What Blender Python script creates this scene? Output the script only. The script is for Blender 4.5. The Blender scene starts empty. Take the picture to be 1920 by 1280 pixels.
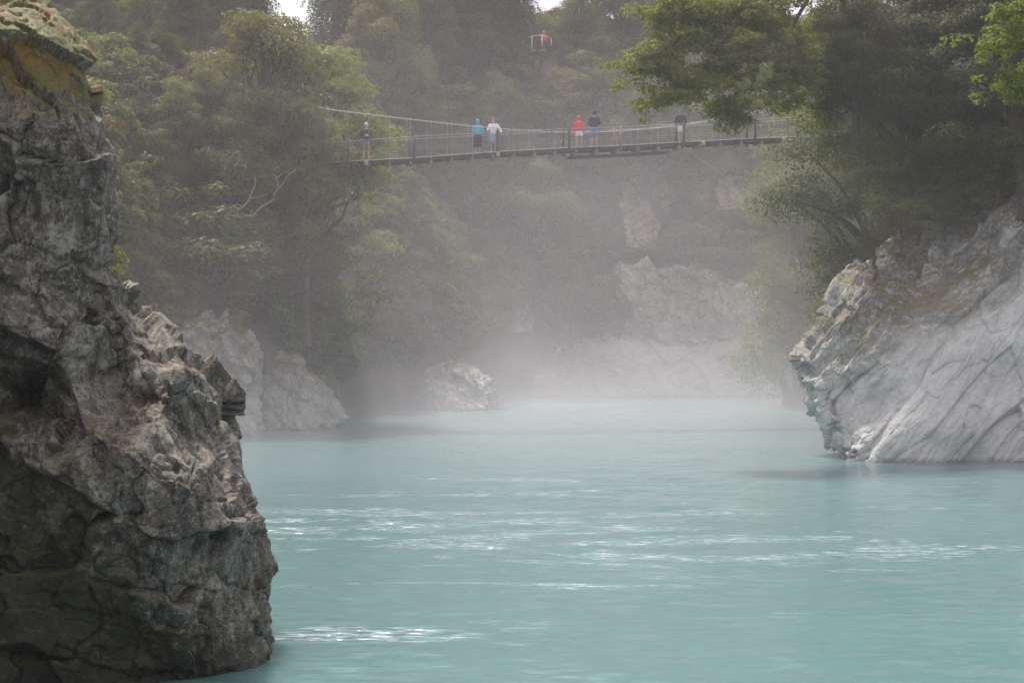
import bpy, math, random
import numpy as np
from mathutils import Vector

# ------------------------------------------------------------------ camera, sky, sun, exposure
scene = bpy.context.scene
COL = scene.collection
FPX, CX, CY, CAMZ = 3045.0, 960.0, 640.0, 4.0
cam_d = bpy.data.cameras.new("camera")
cam_d.sensor_width = 36.0
cam_d.lens = 36.0 * FPX / 1920.0
cam_d.clip_end = 3000
cam = bpy.data.objects.new("camera", cam_d)
cam.location = (0, 0, CAMZ)
cam.rotation_euler = (math.radians(90), 0, 0)
COL.objects.link(cam)
scene.camera = cam

SUN_EL, SUN_AZ = 60.0, -24.0          # azimuth: degrees to the right of the view axis (+Y)
world = bpy.data.worlds.new("World")
scene.world = world
world.use_nodes = True
wn, wl = world.node_tree.nodes, world.node_tree.links
wn.clear()
sky = wn.new("ShaderNodeTexSky"); sky.sky_type = 'NISHITA'; sky.sun_disc = False
sky.sun_elevation = math.radians(SUN_EL); sky.sun_rotation = math.radians(SUN_AZ)
bg = wn.new("ShaderNodeBackground"); bg.inputs[1].default_value = 0.10
# bright broken cloud over the blue
tc = wn.new("ShaderNodeTexCoord")
cn = wn.new("ShaderNodeTexNoise"); cn.inputs["Scale"].default_value = 2.2; cn.inputs["Detail"].default_value = 5
cr = wn.new("ShaderNodeValToRGB")
cr.color_ramp.elements[0].position = 0.30; cr.color_ramp.elements[0].color = (7.2, 7.0, 7.5, 1)
cr.color_ramp.elements[1].position = 0.72; cr.color_ramp.elements[1].color = (9.6, 9.4, 9.7, 1)
cm = wn.new("ShaderNodeMixRGB"); cm.inputs[0].default_value = 0.88
wo = wn.new("ShaderNodeOutputWorld")
wl.new(tc.outputs["Generated"], cn.inputs["Vector"]); wl.new(cn.outputs["Fac"], cr.inputs[0])
wl.new(sky.outputs[0], cm.inputs[1]); wl.new(cr.outputs[0], cm.inputs[2])
wl.new(cm.outputs[0], bg.inputs[0]); wl.new(bg.outputs[0], wo.inputs[0])

sun_d = bpy.data.lights.new("sun", 'SUN'); sun_d.energy = 4.2; sun_d.angle = math.radians(7.0)
sun_d.color = (1.0, 0.95, 0.87)
sun = bpy.data.objects.new("sun", sun_d); COL.objects.link(sun)
_e, _a = math.radians(SUN_EL), math.radians(SUN_AZ)
sun_dir = Vector((math.cos(_e) * math.sin(_a), math.cos(_e) * math.cos(_a), math.sin(_e)))
sun.rotation_euler = sun_dir.to_track_quat('Z', 'Y').to_euler()
sun.location = sun_dir * 120

vs = scene.view_settings
scene.display_settings.display_device = 'sRGB'
vs.view_transform = 'Standard'; vs.look = 'None'; vs.gamma = 1.0; vs.use_curve_mapping = False
vs.exposure = 0.45
cy = scene.cycles
cy.use_denoising = True
cy.max_bounces = 6; cy.diffuse_bounces = 3; cy.glossy_bounces = 2; cy.transmission_bounces = 3
cy.volume_bounces = 1; cy.transparent_max_bounces = 8
cy.use_adaptive_sampling = True; cy.adaptive_threshold = 0.015
cy.sample_clamp_indirect = 4.0
cy.caustics_reflective = False; cy.caustics_refractive = False

# ------------------------------------------------------------------ helpers
rng = np.random.default_rng(7)
random.seed(7)

def at(x, y, Y):
    """the point at depth Y that photograph position x, y looks at"""
    return np.array([(x - CX) * Y / FPX, Y, CAMZ + (CY - y) * Y / FPX])

def tag(o, label=None, cat=None, group=None, kind=None):
    if label: o["label"] = label
    if cat: o["category"] = cat
    if group: o["group"] = group
    if kind: o["kind"] = kind
    return o

def empty(name, loc=(0, 0, 0), rz=0.0, sc=None):
    o = bpy.data.objects.new(name, None)
    o.empty_display_size = 0.3
    o.location = loc; o.rotation_euler = (0, 0, rz)
    if sc is not None: o.scale = sc
    COL.objects.link(o)
    return o

def mesh(name, V, F, mat, smooth=False):
    """V (n,3) floats, F (m,k) ints, all faces with k corners"""
    V = np.ascontiguousarray(V, dtype=np.float32); F = np.ascontiguousarray(F, dtype=np.int32)
    me = bpy.data.meshes.new(name)
    m, k = F.shape
    me.vertices.add(len(V)); me.vertices.foreach_set("co", V.ravel())
    me.loops.add(m * k); me.loops.foreach_set("vertex_index", F.ravel())
    me.polygons.add(m)
    me.polygons.foreach_set("loop_start", np.arange(0, m * k, k, dtype=np.int32))
    me.polygons.foreach_set("loop_total", np.full(m, k, dtype=np.int32))
    if smooth: me.polygons.foreach_set("use_smooth", np.ones(m, dtype=bool))
    me.update(calc_edges=True)
    if mat: me.materials.append(mat)
    return me

def obj(name, me, parent=None):
    o = bpy.data.objects.new(name, me)
    COL.objects.link(o)
    if parent: o.parent = parent
    return o

class MB:
    """collects quads into one mesh"""
    def __init__(s): s.v, s.f, s.n = [], [], 0
    def add(s, V, F):
        V = np.asarray(V, float); F = np.asarray(F, int)
        s.v.append(V); s.f.append(F + s.n); s.n += len(V); return s
    def box(s, c, d, rz=0.0):
        c = np.array(c, float); d = np.array(d, float) / 2
        P = np.array([[x, y, z] for z in (-1, 1) for y in (-1, 1) for x in (-1, 1)]) * d
        ca, sa = math.cos(rz), math.sin(rz)
        P = np.stack([P[:, 0] * ca - P[:, 1] * sa, P[:, 0] * sa + P[:, 1] * ca, P[:, 2]], 1) + c
        return s.add(P, [[0, 2, 3, 1], [4, 5, 7, 6], [0, 1, 5, 4], [2, 6, 7, 3], [0, 4, 6, 2], [1, 3, 7, 5]])
    def bar(s, a, b, w, h):
        """box from a to b, w wide (horizontal), h high"""
        a = np.array(a, float); b = np.array(b, float); t = b - a; L = np.linalg.norm(t); t = t / L
        up = np.array([0, 0, 1.0]) if abs(t[2]) < 0.95 else np.array([0, 1.0, 0])
        sdir = np.cross(t, up); sdir /= np.linalg.norm(sdir); u = np.cross(sdir, t)
        P = []
        for q in (a, b):
            for i, j in ((-1, -1), (1, -1), (1, 1), (-1, 1)):
                P.append(q + sdir * i * w / 2 + u * j * h / 2)
        return s.add(P, [[0, 1, 2, 3], [7, 6, 5, 4], [0, 4, 5, 1], [1, 5, 6, 2], [2, 6, 7, 3], [3, 7, 4, 0]])
    def tube(s, pts, rad, n=6, cap=True):
        pts = np.array(pts, float); m = len(pts)
        rad = np.broadcast_to(np.asarray(rad, float), (m,))
        T = np.gradient(pts, axis=0); T /= np.linalg.norm(T, axis=1)[:, None] + 1e-9
        ref = np.array([0.13, 0.21, 0.97]) if abs(T[:, 2]).mean() < 0.8 else np.array([0.97, 0.2, 0.1])
        A = np.cross(T, ref); A /= np.linalg.norm(A, axis=1)[:, None] + 1e-9
        B = np.cross(T, A)
        ang = np.arange(n) * 2 * math.pi / n
        V = (pts[:, None] + rad[:, None, None] * (np.cos(ang)[None, :, None] * A[:, None] + np.sin(ang)[None, :, None] * B[:, None])).reshape(-1, 3)
        i = np.arange(m - 1)[:, None] * n; j = np.arange(n)[None]; k = (j + 1) % n
        F = np.stack([i + j, i + k, i + n + k, i + n + j], -1).reshape(-1, 4)
        s.add(V, F)
        return s
    def build(s, name, mat, parent=None, smooth=False):
        return obj(name, s.mesh(name, mat, smooth), parent)
    def mesh(s, name, mat, smooth=False):
        return mesh(name, np.concatenate(s.v), np.concatenate(s.f), mat, smooth)

# ------------------------------------------------------------------ noise in numpy
def _h(ix, iy, iz, seed):
    h = (ix.astype(np.int64) * 374761393 + iy.astype(np.int64) * 668265263 + iz.astype(np.int64) * 2147483647 + seed * 1274126177) & 0xFFFFFFFF
    h = ((h ^ (h >> 13)) * 1274126177) & 0xFFFFFFFF
    h = ((h ^ (h >> 16)) * 2246822519) & 0xFFFFFFFF
    return ((h ^ (h >> 15)) & 0xFFFFFF) / float(0x1000000)

def vnoise(P, seed=0):
    I = np.floor(P); f = P - I; f = f * f * f * (f * (f * 6 - 15) + 10)
    I = I.astype(np.int64); out = 0
    for dx in (0, 1):
        for dy in (0, 1):
            for dz in (0, 1):
                w = (f[:, 0] if dx else 1 - f[:, 0]) * (f[:, 1] if dy else 1 - f[:, 1]) * (f[:, 2] if dz else 1 - f[:, 2])
                out = out + w * _h(I[:, 0] + dx, I[:, 1] + dy, I[:, 2] + dz, seed)
    return out * 2 - 1

def fbm(P, oct=4, seed=0, gain=0.5, ridged=False):
    a, s, o = 1.0, 0.0, 0.0
    for k in range(oct):
        n = vnoise(P * (2.03 ** k) + 17.3 * k, seed + k)
        o = o + a * ((1 - 2 * np.abs(n)) if ridged else n); s += a; a *= gain
    return o / s

def _rot(seed):
    r = np.random.default_rng(1000 + seed); q, _ = np.linalg.qr(r.normal(size=(3, 3))); return q

def pnoise(P, seed=0):
    """noise that is flat between lattice points: plane facets that meet in sharp arrises"""
    Q = P @ _rot(seed) + 31.7
    I = np.floor(Q); f = Q - I; I = I.astype(np.int64)
    o = np.argsort(-f, axis=1); fs = np.take_along_axis(f, o, 1)
    w = (1 - fs[:, 0], fs[:, 0] - fs[:, 1], fs[:, 1] - fs[:, 2], fs[:, 2])
    C = I.copy(); out = w[0] * _h(C[:, 0], C[:, 1], C[:, 2], seed); rows = np.arange(len(P))
    for k in range(3):
        C[rows, o[:, k]] += 1
        out = out + w[k + 1] * _h(C[:, 0], C[:, 1], C[:, 2], seed)
    return out * 2 - 1

def joints(P, seed, w):
    """thin recessed cracks along the zero lines of a faceted noise"""
    return np.clip(1 - np.abs(pnoise(P, seed)) / w, 0, 1) ** 1.5

def broken(P, scale, seed=0, oct=5, gain=0.46, crack=0.35, cw=0.05, step=0.0, warp=0.04):
    """angular broken-rock relief: plane facets at every size, steps across joints"""
    Q = P / np.asarray(scale, float)
    Q = Q + warp * np.stack([vnoise(Q * 2.1 + 5, seed + 50), vnoise(Q * 2.1 + 9, seed + 60), vnoise(Q * 2.1 + 13, seed + 70)], 1)
    d = 0; a = 1.0
    for k in range(oct):
        d = d + a * pnoise(Q * 2.15 ** k, seed + k); a *= gain
    if step:
        n = pnoise(Q * 0.8 + 3, seed + 21) * 3.0; fr = n - np.floor(n)
        d = d + step * (np.floor(n) + np.clip((fr - 0.8) / 0.2, 0, 1) - 0.5 * fr)
    d = d - crack * joints(Q * 0.75, seed + 31, cw) - 0.55 * crack * joints(Q * 1.9, seed + 32, cw * 1.5) - 0.22 * crack * joints(Q * 4.3, seed + 33, cw * 2.2)
    return d

def blocks(P, scale, seed=0, tilt=0.9, crack=0.25, cw=0.05, warp=0.08, pw=4.0):
    """jointed rock: every block stands at its own depth and tilt, thin open joints between"""
    Q = P / np.asarray(scale, float)
    Q = Q + warp * np.stack([vnoise(Q * 2.3 + 5, seed + 50), vnoise(Q * 2.3 + 9, seed + 60), vnoise(Q * 2.3 + 13, seed + 70)], 1) + 0.03 * pnoise(Q * 7, seed + 80)[:, None]
    I = np.floor(Q).astype(np.int64)
    F1 = np.full(len(Q), 9.0); F2 = np.full(len(Q), 9.0); D = np.zeros(len(Q))
    for dx in (-1, 0, 1):
        for dy in (-1, 0, 1):
            for dz in (-1, 0, 1):
                a, b, c = I[:, 0] + dx, I[:, 1] + dy, I[:, 2] + dz
                vx, vy, vz = Q[:, 0] - a - 0.15 - 0.7 * _h(a, b, c, seed + 1), Q[:, 1] - b - 0.15 - 0.7 * _h(a, b, c, seed + 2), Q[:, 2] - c - 0.15 - 0.7 * _h(a, b, c, seed + 3)
                d = (np.abs(vx) ** pw + np.abs(vy) ** pw + np.abs(vz) ** pw) ** (1 / pw)
                g = (_h(a, b, c, seed + 4) - .5) * 1.3 + tilt * ((_h(a, b, c, seed + 5) - .5) * vx + (_h(a, b, c, seed + 6) - .5) * vy + (_h(a, b, c, seed + 7) - .5) * vz) * 2
                n1 = d < F1
                F2 = np.where(n1, F1, np.minimum(F2, d)); D = np.where(n1, g, D); F1 = np.where(n1, d, F1)
    return D - crack * np.clip(1 - (F2 - F1) / cw, 0, 1)

def grid_faces(nr, nc):
    i = np.arange(nr - 1)[:, None] * nc; j = np.arange(nc - 1)[None]
    return np.stack([i + j, i + j + 1, i + nc + j + 1, i + nc + j], -1).reshape(-1, 4)

def grid_normals(G):
    du = np.gradient(G, axis=1); dv = np.gradient(G, axis=0)
    N = np.cross(du, dv); N /= np.linalg.norm(N, axis=2)[:, :, None] + 1e-9
    return N

def smooth_grid(A, k):
    for _ in range(k):
        B = np.pad(A, ((1, 1), (1, 1)), mode='edge')
        A = (B[:-2, 1:-1] + B[2:, 1:-1] + B[1:-1, :-2] + B[1:-1, 2:] + 2 * A) / 6
    return A

def idw(px, py, pts, *_):
    """smooth depth surface through scattered measurements"""
    pts = np.array(pts, float); xy = pts[:, :2] / 100.0; d = pts[:, 2]; n = len(d)
    def phi(r2): return np.sqrt(r2 + 0.02)
    K = phi(((xy[:, None] - xy[None]) ** 2).sum(-1)) - 0.05 * np.eye(n)
    A = np.zeros((n + 3, n + 3)); A[:n, :n] = K; A[:n, n] = 1; A[:n, n + 1:] = xy; A[n, :n] = 1; A[n + 1:, :n] = xy.T
    w = np.linalg.solve(A, np.concatenate([d, np.zeros(3)]))
    X, Y = np.ravel(px) / 100.0, np.ravel(py) / 100.0
    o = w[n] + w[n + 1] * X + w[n + 2] * Y
    for k in range(n): o = o + w[k] * phi((X - xy[k, 0]) ** 2 + (Y - xy[k, 1]) ** 2)
    return o.reshape(np.shape(px))

def facet2d(px, py, pts, spacing, jit, ang, seed):
    """depth surface broken into plane facets that meet at sharp arrises"""
    ca, sa = math.cos(ang), math.sin(ang)
    a = (px * ca + py * sa) / spacing + 40.0; b = (-px * sa + py * ca) / spacing + 40.0
    ia, ib = np.floor(a), np.floor(b); fa, fb = a - ia, b - ib
    i0, i1 = int(ia.min()), int(ia.max()) + 2; j0, j1 = int(ib.min()), int(ib.max()) + 2
    LA, LB = np.meshgrid(np.arange(i0, i1 + 1), np.arange(j0, j1 + 1), indexing='ij')
    X = ((LA - 40.0) * ca - (LB - 40.0) * sa) * spacing; Y = ((LA - 40.0) * sa + (LB - 40.0) * ca) * spacing
    Vv = idw(X, Y, pts) + jit * (2 * _h(LA.ravel(), LB.ravel(), 0 * LA.ravel(), seed).reshape(LA.shape) - 1)
    A0 = (ia - i0).astype(int); B0 = (ib - j0).astype(int)
    v00, v10, v01, v11 = Vv[A0, B0], Vv[A0 + 1, B0], Vv[A0, B0 + 1], Vv[A0 + 1, B0 + 1]
    return np.where(fa > fb, v00 + (v10 - v00) * fa + (v11 - v10) * fb, v00 + (v11 - v01) * fa + (v01 - v00) * fb)

# ------------------------------------------------------------------ materials
def newmat(name):
    m = bpy.data.materials.new(name); m.use_nodes = True
    nt = m.node_tree; nt.nodes.clear()
    out = nt.nodes.new("ShaderNodeOutputMaterial")
    return m, nt, nt.nodes, nt.links, out

def nnoise(N, L, vec, scale, detail=4, rough=0.55, dist=0.0):
    n = N.new("ShaderNodeTexNoise"); n.inputs["Scale"].default_value = scale; n.inputs["Detail"].default_value = detail
    n.inputs["Roughness"].default_value = rough; n.inputs["Distortion"].default_value = dist
    L.new(vec, n.inputs["Vector"]); return n.outputs["Fac"]

def ramp(N, L, fac, stops):
    r = N.new("ShaderNodeValToRGB"); e = r.color_ramp.elements
    while len(e) < len(stops): e.new(0.5)
    for k, (p, c) in enumerate(stops):
        e[k].position = p; e[k].color = (c, c, c, 1) if not hasattr(c, '__len__') else (*c, 1)
    L.new(fac, r.inputs[0]); return r.outputs[0]

def mixc(N, L, fac, a, b, mode='MIX'):
    m = N.new("ShaderNodeMixRGB"); m.blend_type = mode
    for s, v in ((0, fac), (1, a), (2, b)):
        if hasattr(v, 'node'): L.new(v, m.inputs[s])
        elif hasattr(v, '__len__'): m.inputs[s].default_value = (*v, 1)
        else: m.inputs[s].default_value = v
    return m.outputs[0]

def nmath(N, L, op, a, b=None, clamp=False):
    m = N.new("ShaderNodeMath"); m.operation = op; m.use_clamp = clamp
    for s, v in ((0, a), (1, b)):
        if v is None: continue
        if hasattr(v, 'node'): L.new(v, m.inputs[s])
        else: m.inputs[s].default_value = v
    return m.outputs[0]

def vscale(N, L, vec, s):
    m = N.new("ShaderNodeMapping"); m.inputs["Scale"].default_value = s
    L.new(vec, m.inputs["Vector"]); return m.outputs[0]

def rock_mat(name, dark, mid, pale, warm, scale=1.0, moss=0.5, mosscol=(0.115, 0.112, 0.010), stain=0.6, wash=None, bump=0.5, foli=None, lichen=0.5, washx=None, mossz=None, seep=None):
    m, nt, N, L, out = newmat(name)
    geo = N.new("ShaderNodeNewGeometry"); pos = geo.outputs["Position"]
    sep = N.new("ShaderNodeSeparateXYZ"); L.new(pos, sep.inputs[0])
    nsep = N.new("ShaderNodeSeparateXYZ"); L.new(geo.outputs["Normal"], nsep.inputs[0])
    big = nnoise(N, L, pos, 0.9 * scale, 6, 0.62, 0.4)
    col = ramp(N, L, big, [(0.30, dark), (0.50, mid), (0.72, pale)])
    fine = nnoise(N, L, pos, 9.0 * scale, 8, 0.7)
    col = mixc(N, L, 0.55, col, ramp(N, L, fine, [(0.3, 0.25), (0.7, 0.95)]), 'OVERLAY')
    col = mixc(N, L, ramp(N, L, nnoise(N, L, pos, 1.7 * scale, 4), [(0.55, 0.0), (0.72, 0.55)]), col, warm)
    # pale and dark lichen crusts, crisp edged, at two sizes
    for sc_, lo_, am_, cc in ((3.1, 0.55, lichen * 0.7, pale), (8.0, 0.535, lichen * 0.8, pale), (4.4, 0.53, stain * 0.85, dark), (13.0, 0.54, stain * 0.8, (0.03, 0.03, 0.028)), (22.0, 0.57, lichen, pale)):
        col = mixc(N, L, ramp(N, L, nnoise(N, L, pos, sc_ * scale, 10, 0.75, 0.3), [(lo_, 0.0), (lo_ + 0.035, am_)]), col, cc)
    # seepage streaks that run down the face
    st = nnoise(N, L, vscale(N, L, pos, (5.0 * scale, 5.0 * scale, 0.55 * scale)), 1.0, 5, 0.6)
    st = ramp(N, L, st, [(0.50, 0.0), (0.66, stain)])
    sm = ramp(N, L, nnoise(N, L, pos, 0.55 * scale, 3), [(0.42, 0.0), (0.6, 1.0)])
    col = mixc(N, L, nmath(N, L, 'MULTIPLY', st, sm), col, (0.025, 0.024, 0.02))
    # dark crustose patches
    dk = ramp(N, L, nnoise(N, L, pos, 2.1 * scale, 7, 0.7, 0.3), [(0.60, 0.0), (0.67, stain)])
    col = mixc(N, L, dk, col, (0.028, 0.027, 0.022))
    # moss on ledges
    up = nmath(N, L, 'ADD', nsep.outputs[2], nmath(N, L, 'MULTIPLY', nmath(N, L, 'SUBTRACT', nnoise(N, L, pos, 1.6 * scale, 6, 0.65), 0.5), 1.6))
    if mossz: up = nmath(N, L, 'ADD', up, ramp(N, L, nmath(N, L, 'DIVIDE', sep.outputs[2], 10.0), [(mossz[0] / 10, 0.0), (mossz[1] / 10, mossz[3])]))
    ms = ramp(N, L, up, [(0.55, 0.0), (0.78, moss)])
    if mossz: ms = nmath(N, L, 'MULTIPLY', ms, ramp(N, L, nmath(N, L, 'DIVIDE', sep.outputs[2], 10.0), [(mossz[0] / 10, mossz[2]), (mossz[1] / 10, 1.0)]))
    if seep:                  # black-green moss where water seeps out low on the face
        sx = nmath(N, L, 'ADD', nmath(N, L, 'ADD', nmath(N, L, 'MULTIPLY', sep.outputs[0], seep[0]), nmath(N, L, 'MULTIPLY', sep.outputs[2], seep[1])), nmath(N, L, 'MULTIPLY', nnoise(N, L, pos, 1.9, 9, 0.72), 6.0))
        col = mixc(N, L, ramp(N, L, nmath(N, L, 'ADD', nmath(N, L, 'MULTIPLY', sx, 0.1), seep[2]), [(0.44, 0.0), (0.55, 0.9)]), col, mixc(N, L, fine, (0.008, 0.010, 0.004), (0.030, 0.034, 0.012)))
    if wash is not None:      # floods keep the lower rock clean
        hh = nmath(N, L, 'ADD', sep.outputs[2], nmath(N, L, 'MULTIPLY', nmath(N, L, 'SUBTRACT', nnoise(N, L, pos, 0.35, 3), 0.5), 3.0))
        if washx: hh = nmath(N, L, 'SUBTRACT', hh, nmath(N, L, 'MULTIPLY', nmath(N, L, 'SUBTRACT', sep.outputs[0], washx[0]), washx[1]))
        wf = ramp(N, L, nmath(N, L, 'DIVIDE', hh, 10.0), [(wash / 10 - 0.08, 1.0), (wash / 10 + 0.08, 0.0)])
        inv = nmath(N, L, 'SUBTRACT', 1.0, wf)
        ms = nmath(N, L, 'MULTIPLY', ms, inv)
        col = mixc(N, L, nmath(N, L, 'MULTIPLY', wf, 0.60), col, pale)
    mc = mixc(N, L, ramp(N, L, nnoise(N, L, pos, 2.3 * scale, 3), [(0.46, 0.0), (0.66, 0.9)]), mosscol, (0.19, 0.095, 0.010))
    mc = mixc(N, L, 0.7, mc, ramp(N, L, nnoise(N, L, pos, 22 * scale, 5), [(0.3, 0.25), (0.6, 1.0)]), 'MULTIPLY')
    col = mixc(N, L, ms, col, mc)
    # dark wet line at the water
    wl_ = ramp(N, L, nmath(N, L, 'ADD', sep.outputs[2], nmath(N, L, 'MULTIPLY', fine, 0.25)), [(0.16, 1.0), (0.34, 0.0)])
    col = mixc(N, L, nmath(N, L, 'MULTIPLY', wl_, 0.55), col, (0.03, 0.03, 0.028))
    p = N.new("ShaderNodeBsdfPrincipled"); L.new(col, p.inputs["Base Color"])
    p.inputs["Specular IOR Level"].default_value = 0.45
    rg = ramp(N, L, fine, [(0.3, 0.52), (0.7, 0.85)]); L.new(rg, p.inputs["Roughness"])
    b1 = N.new("ShaderNodeBump"); b1.inputs["Strength"].default_value = bump; b1.inputs["Distance"].default_value = 0.06 / scale
    hgt = nnoise(N, L, pos, 6.5 * scale, 10, 0.72)
    if foli is not None:       # foliation of the schist
        mp = N.new("ShaderNodeMapping"); mp.inputs["Rotation"].default_value = foli
        L.new(pos, mp.inputs["Vector"])
        fo = nnoise(N, L, vscale(N, L, mp.outputs[0], (0.35, 0.8, 3.2)), 1.0, 6, 0.62, 0.9)
        hgt = nmath(N, L, 'ADD', hgt, nmath(N, L, 'MULTIPLY', fo, 0.9))
        fcol = ramp(N, L, fo, [(0.36, 0.35), (0.52, 0.62), (0.7, 0.5)])
        c2 = mixc(N, L, 0.55, col, fcol, 'OVERLAY'); L.new(c2, p.inputs["Base Color"])
    L.new(hgt, b1.inputs["Height"]); L.new(b1.outputs[0], p.inputs["Normal"])
    L.new(p.outputs[0], out.inputs[0])
    return m

def leaf_mat(name, c1, c2, c3, trans=0.35, nscale=0.35):
    m, nt, N, L, out = newmat(name)
    geo = N.new("ShaderNodeNewGeometry")
    oi = N.new("ShaderNodeObjectInfo")
    n1 = nnoise(N, L, geo.outputs["Position"], nscale, 3)
    col = ramp(N, L, geo.outputs["Random Per Island"], [(0.0, c1), (0.55, c2), (1.0, c3)])
    col = mixc(N, L, ramp(N, L, n1, [(0.38, 0.0), (0.66, 0.75)]), col, c3)
    hs = N.new("ShaderNodeHueSaturation"); L.new(col, hs.inputs["Color"])
    L.new(nmath(N, L, 'ADD', 0.485, nmath(N, L, 'MULTIPLY', oi.outputs["Random"], 0.03)), hs.inputs["Hue"])
    L.new(nmath(N, L, 'ADD', 0.75, nmath(N, L, 'MULTIPLY', oi.outputs["Random"], 0.5)), hs.inputs["Value"])
    p = N.new("ShaderNodeBsdfPrincipled"); L.new(hs.outputs[0], p.inputs["Base Color"])
    p.inputs["Roughness"].default_value = 0.62; p.inputs["Specular IOR Level"].default_value = 0.16
    t = N.new("ShaderNodeBsdfTranslucent")
    L.new(mixc(N, L, 1.0, hs.outputs[0], (1.5, 1.45, 0.7), 'MULTIPLY'), t.inputs[0])
    mx = N.new("ShaderNodeMixShader"); mx.inputs[0].default_value = trans
    L.new(p.outputs[0], mx.inputs[1]); L.new(t.outputs[0], mx.inputs[2]); L.new(mx.outputs[0], out.inputs[0])
    return m

def plain(name, c, rough=0.7, var=0.25, scale=8.0, metal=0.0):
    m, nt, N, L, out = newmat(name)
    tcn = N.new("ShaderNodeTexCoord")
    f = nnoise(N, L, tcn.outputs["Object"], scale, 4)
    lo = tuple(x * (1 - var) for x in c); hi = tuple(min(1, x * (1 + var)) for x in c)
    p = N.new("ShaderNodeBsdfPrincipled")
    L.new(ramp(N, L, f, [(0.3, lo), (0.7, hi)]), p.inputs["Base Color"])
    p.inputs["Roughness"].default_value = rough; p.inputs["Metallic"].default_value = metal
    L.new(p.outputs[0], out.inputs[0])
    return m

M = {}
M['rock_near'] = rock_mat("schist_lichened", (0.043, 0.036, 0.030), (0.122, 0.106, 0.092), (0.37, 0.345, 0.315), (0.14, 0.080, 0.052), 1.0, 0.95, stain=0.85, bump=0.9, lichen=0.8, mossz=(6.5, 7.3, 0.25, 0.6), seep=(-1.0, -1.0, -0.115))
M['rock_right'] = rock_mat("schist_washed", (0.075, 0.068, 0.062), (0.15, 0.137, 0.127), (0.60, 0.59, 0.585), (0.20, 0.155, 0.12), 0.7, 0.9, stain=0.5, wash=4.3, bump=0.6, foli=(0.0, math.radians(50), 0.0), lichen=0.4, washx=(13.0, 0.42))
M['rock_far'] = rock_mat("cliff_rock", (0.17, 0.145, 0.11), (0.28, 0.24, 0.19), (0.43, 0.405, 0.38), (0.40, 0.28, 0.15), 0.35, 0.9, stain=0.6, wash=4.6, bump=0.8, foli=(0.0, math.radians(25), 0.0), lichen=0.5)
M['rock_bank'] = rock_mat("bank_rock", (0.11, 0.10, 0.092), (0.20, 0.185, 0.17), (0.38, 0.365, 0.35), (0.22, 0.16, 0.11), 0.5, 0.9, stain=0.6, wash=2.2, bump=0.8, foli=(0.0, math.radians(-35), 0.0), lichen=0.6)
M['bark'] = plain("bark", (0.07, 0.055, 0.042), 0.9, 0.4, 6)
M['bark_pale'] = plain("lichened_bark", (0.26, 0.25, 0.21), 0.9, 0.5, 9)
M['bark_dead'] = plain("bleached_wood", (0.30, 0.28, 0.24), 0.85, 0.3, 9)
M['lichen'] = leaf_mat("hanging_lichen", (0.36, 0.38, 0.20), (0.45, 0.46, 0.27), (0.30, 0.33, 0.15), 0.3)
M['leaf_mid'] = leaf_mat("leaf_olive", (0.06, 0.08, 0.024), (0.11, 0.13, 0.042), (0.165, 0.17, 0.06), 0.38)
M['leaf_light'] = leaf_mat("leaf_yellow_green", (0.095, 0.112, 0.032), (0.15, 0.165, 0.05), (0.205, 0.205, 0.07), 0.38)
M['leaf_dark'] = leaf_mat("leaf_dark", (0.034, 0.046, 0.018), (0.062, 0.078, 0.028), (0.098, 0.104, 0.04), 0.28)
M['leaf_fern'] = leaf_mat("leaf_fern", (0.08, 0.125, 0.028), (0.13, 0.175, 0.042), (0.19, 0.215, 0.06), 0.45)
M['leaf_near'] = leaf_mat("leaf_overhang", (0.06, 0.085, 0.02), (0.115, 0.145, 0.036), (0.175, 0.19, 0.055), 0.42, 0.8)
M['leaf_bough'] = leaf_mat("leaf_bough", (0.085, 0.115, 0.024), (0.155, 0.19, 0.048), (0.24, 0.26, 0.085), 0.52, 0.8)
M['leaf_rust'] = leaf_mat("leaf_rust", (0.05, 0.045, 0.016), (0.09, 0.07, 0.024), (0.13, 0.09, 0.03), 0.3)

# ground of the gorge: soil and broken rock under the bush
def terrain_mat():
    m, nt, N, L, out = newmat("gorge_soil")
    geo = N.new("ShaderNodeNewGeometry"); pos = geo.outputs["Position"]
    a = nnoise(N, L, pos, 0.22, 6, 0.6)
    col = ramp(N, L, a, [(0.36, (0.045, 0.040, 0.024)), (0.52, (0.085, 0.072, 0.046)), (0.68, (0.22, 0.19, 0.14))])
    f = nnoise(N, L, pos, 2.4, 8, 0.7)
    col = mixc(N, L, 0.6, col, ramp(N, L, f, [(0.3, 0.25), (0.7, 0.85)]), 'OVERLAY')
    p = N.new("ShaderNodeBsdfPrincipled"); L.new(col, p.inputs["Base Color"]); p.inputs["Roughness"].default_value = 0.9
    b = N.new("ShaderNodeBump"); b.inputs["Strength"].default_value = 0.9; b.inputs["Distance"].default_value = 0.25
    L.new(f, b.inputs["Height"]); L.new(b.outputs[0], p.inputs["Normal"]); L.new(p.outputs[0], out.inputs[0])
    return m
M['terrain'] = terrain_mat()

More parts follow.
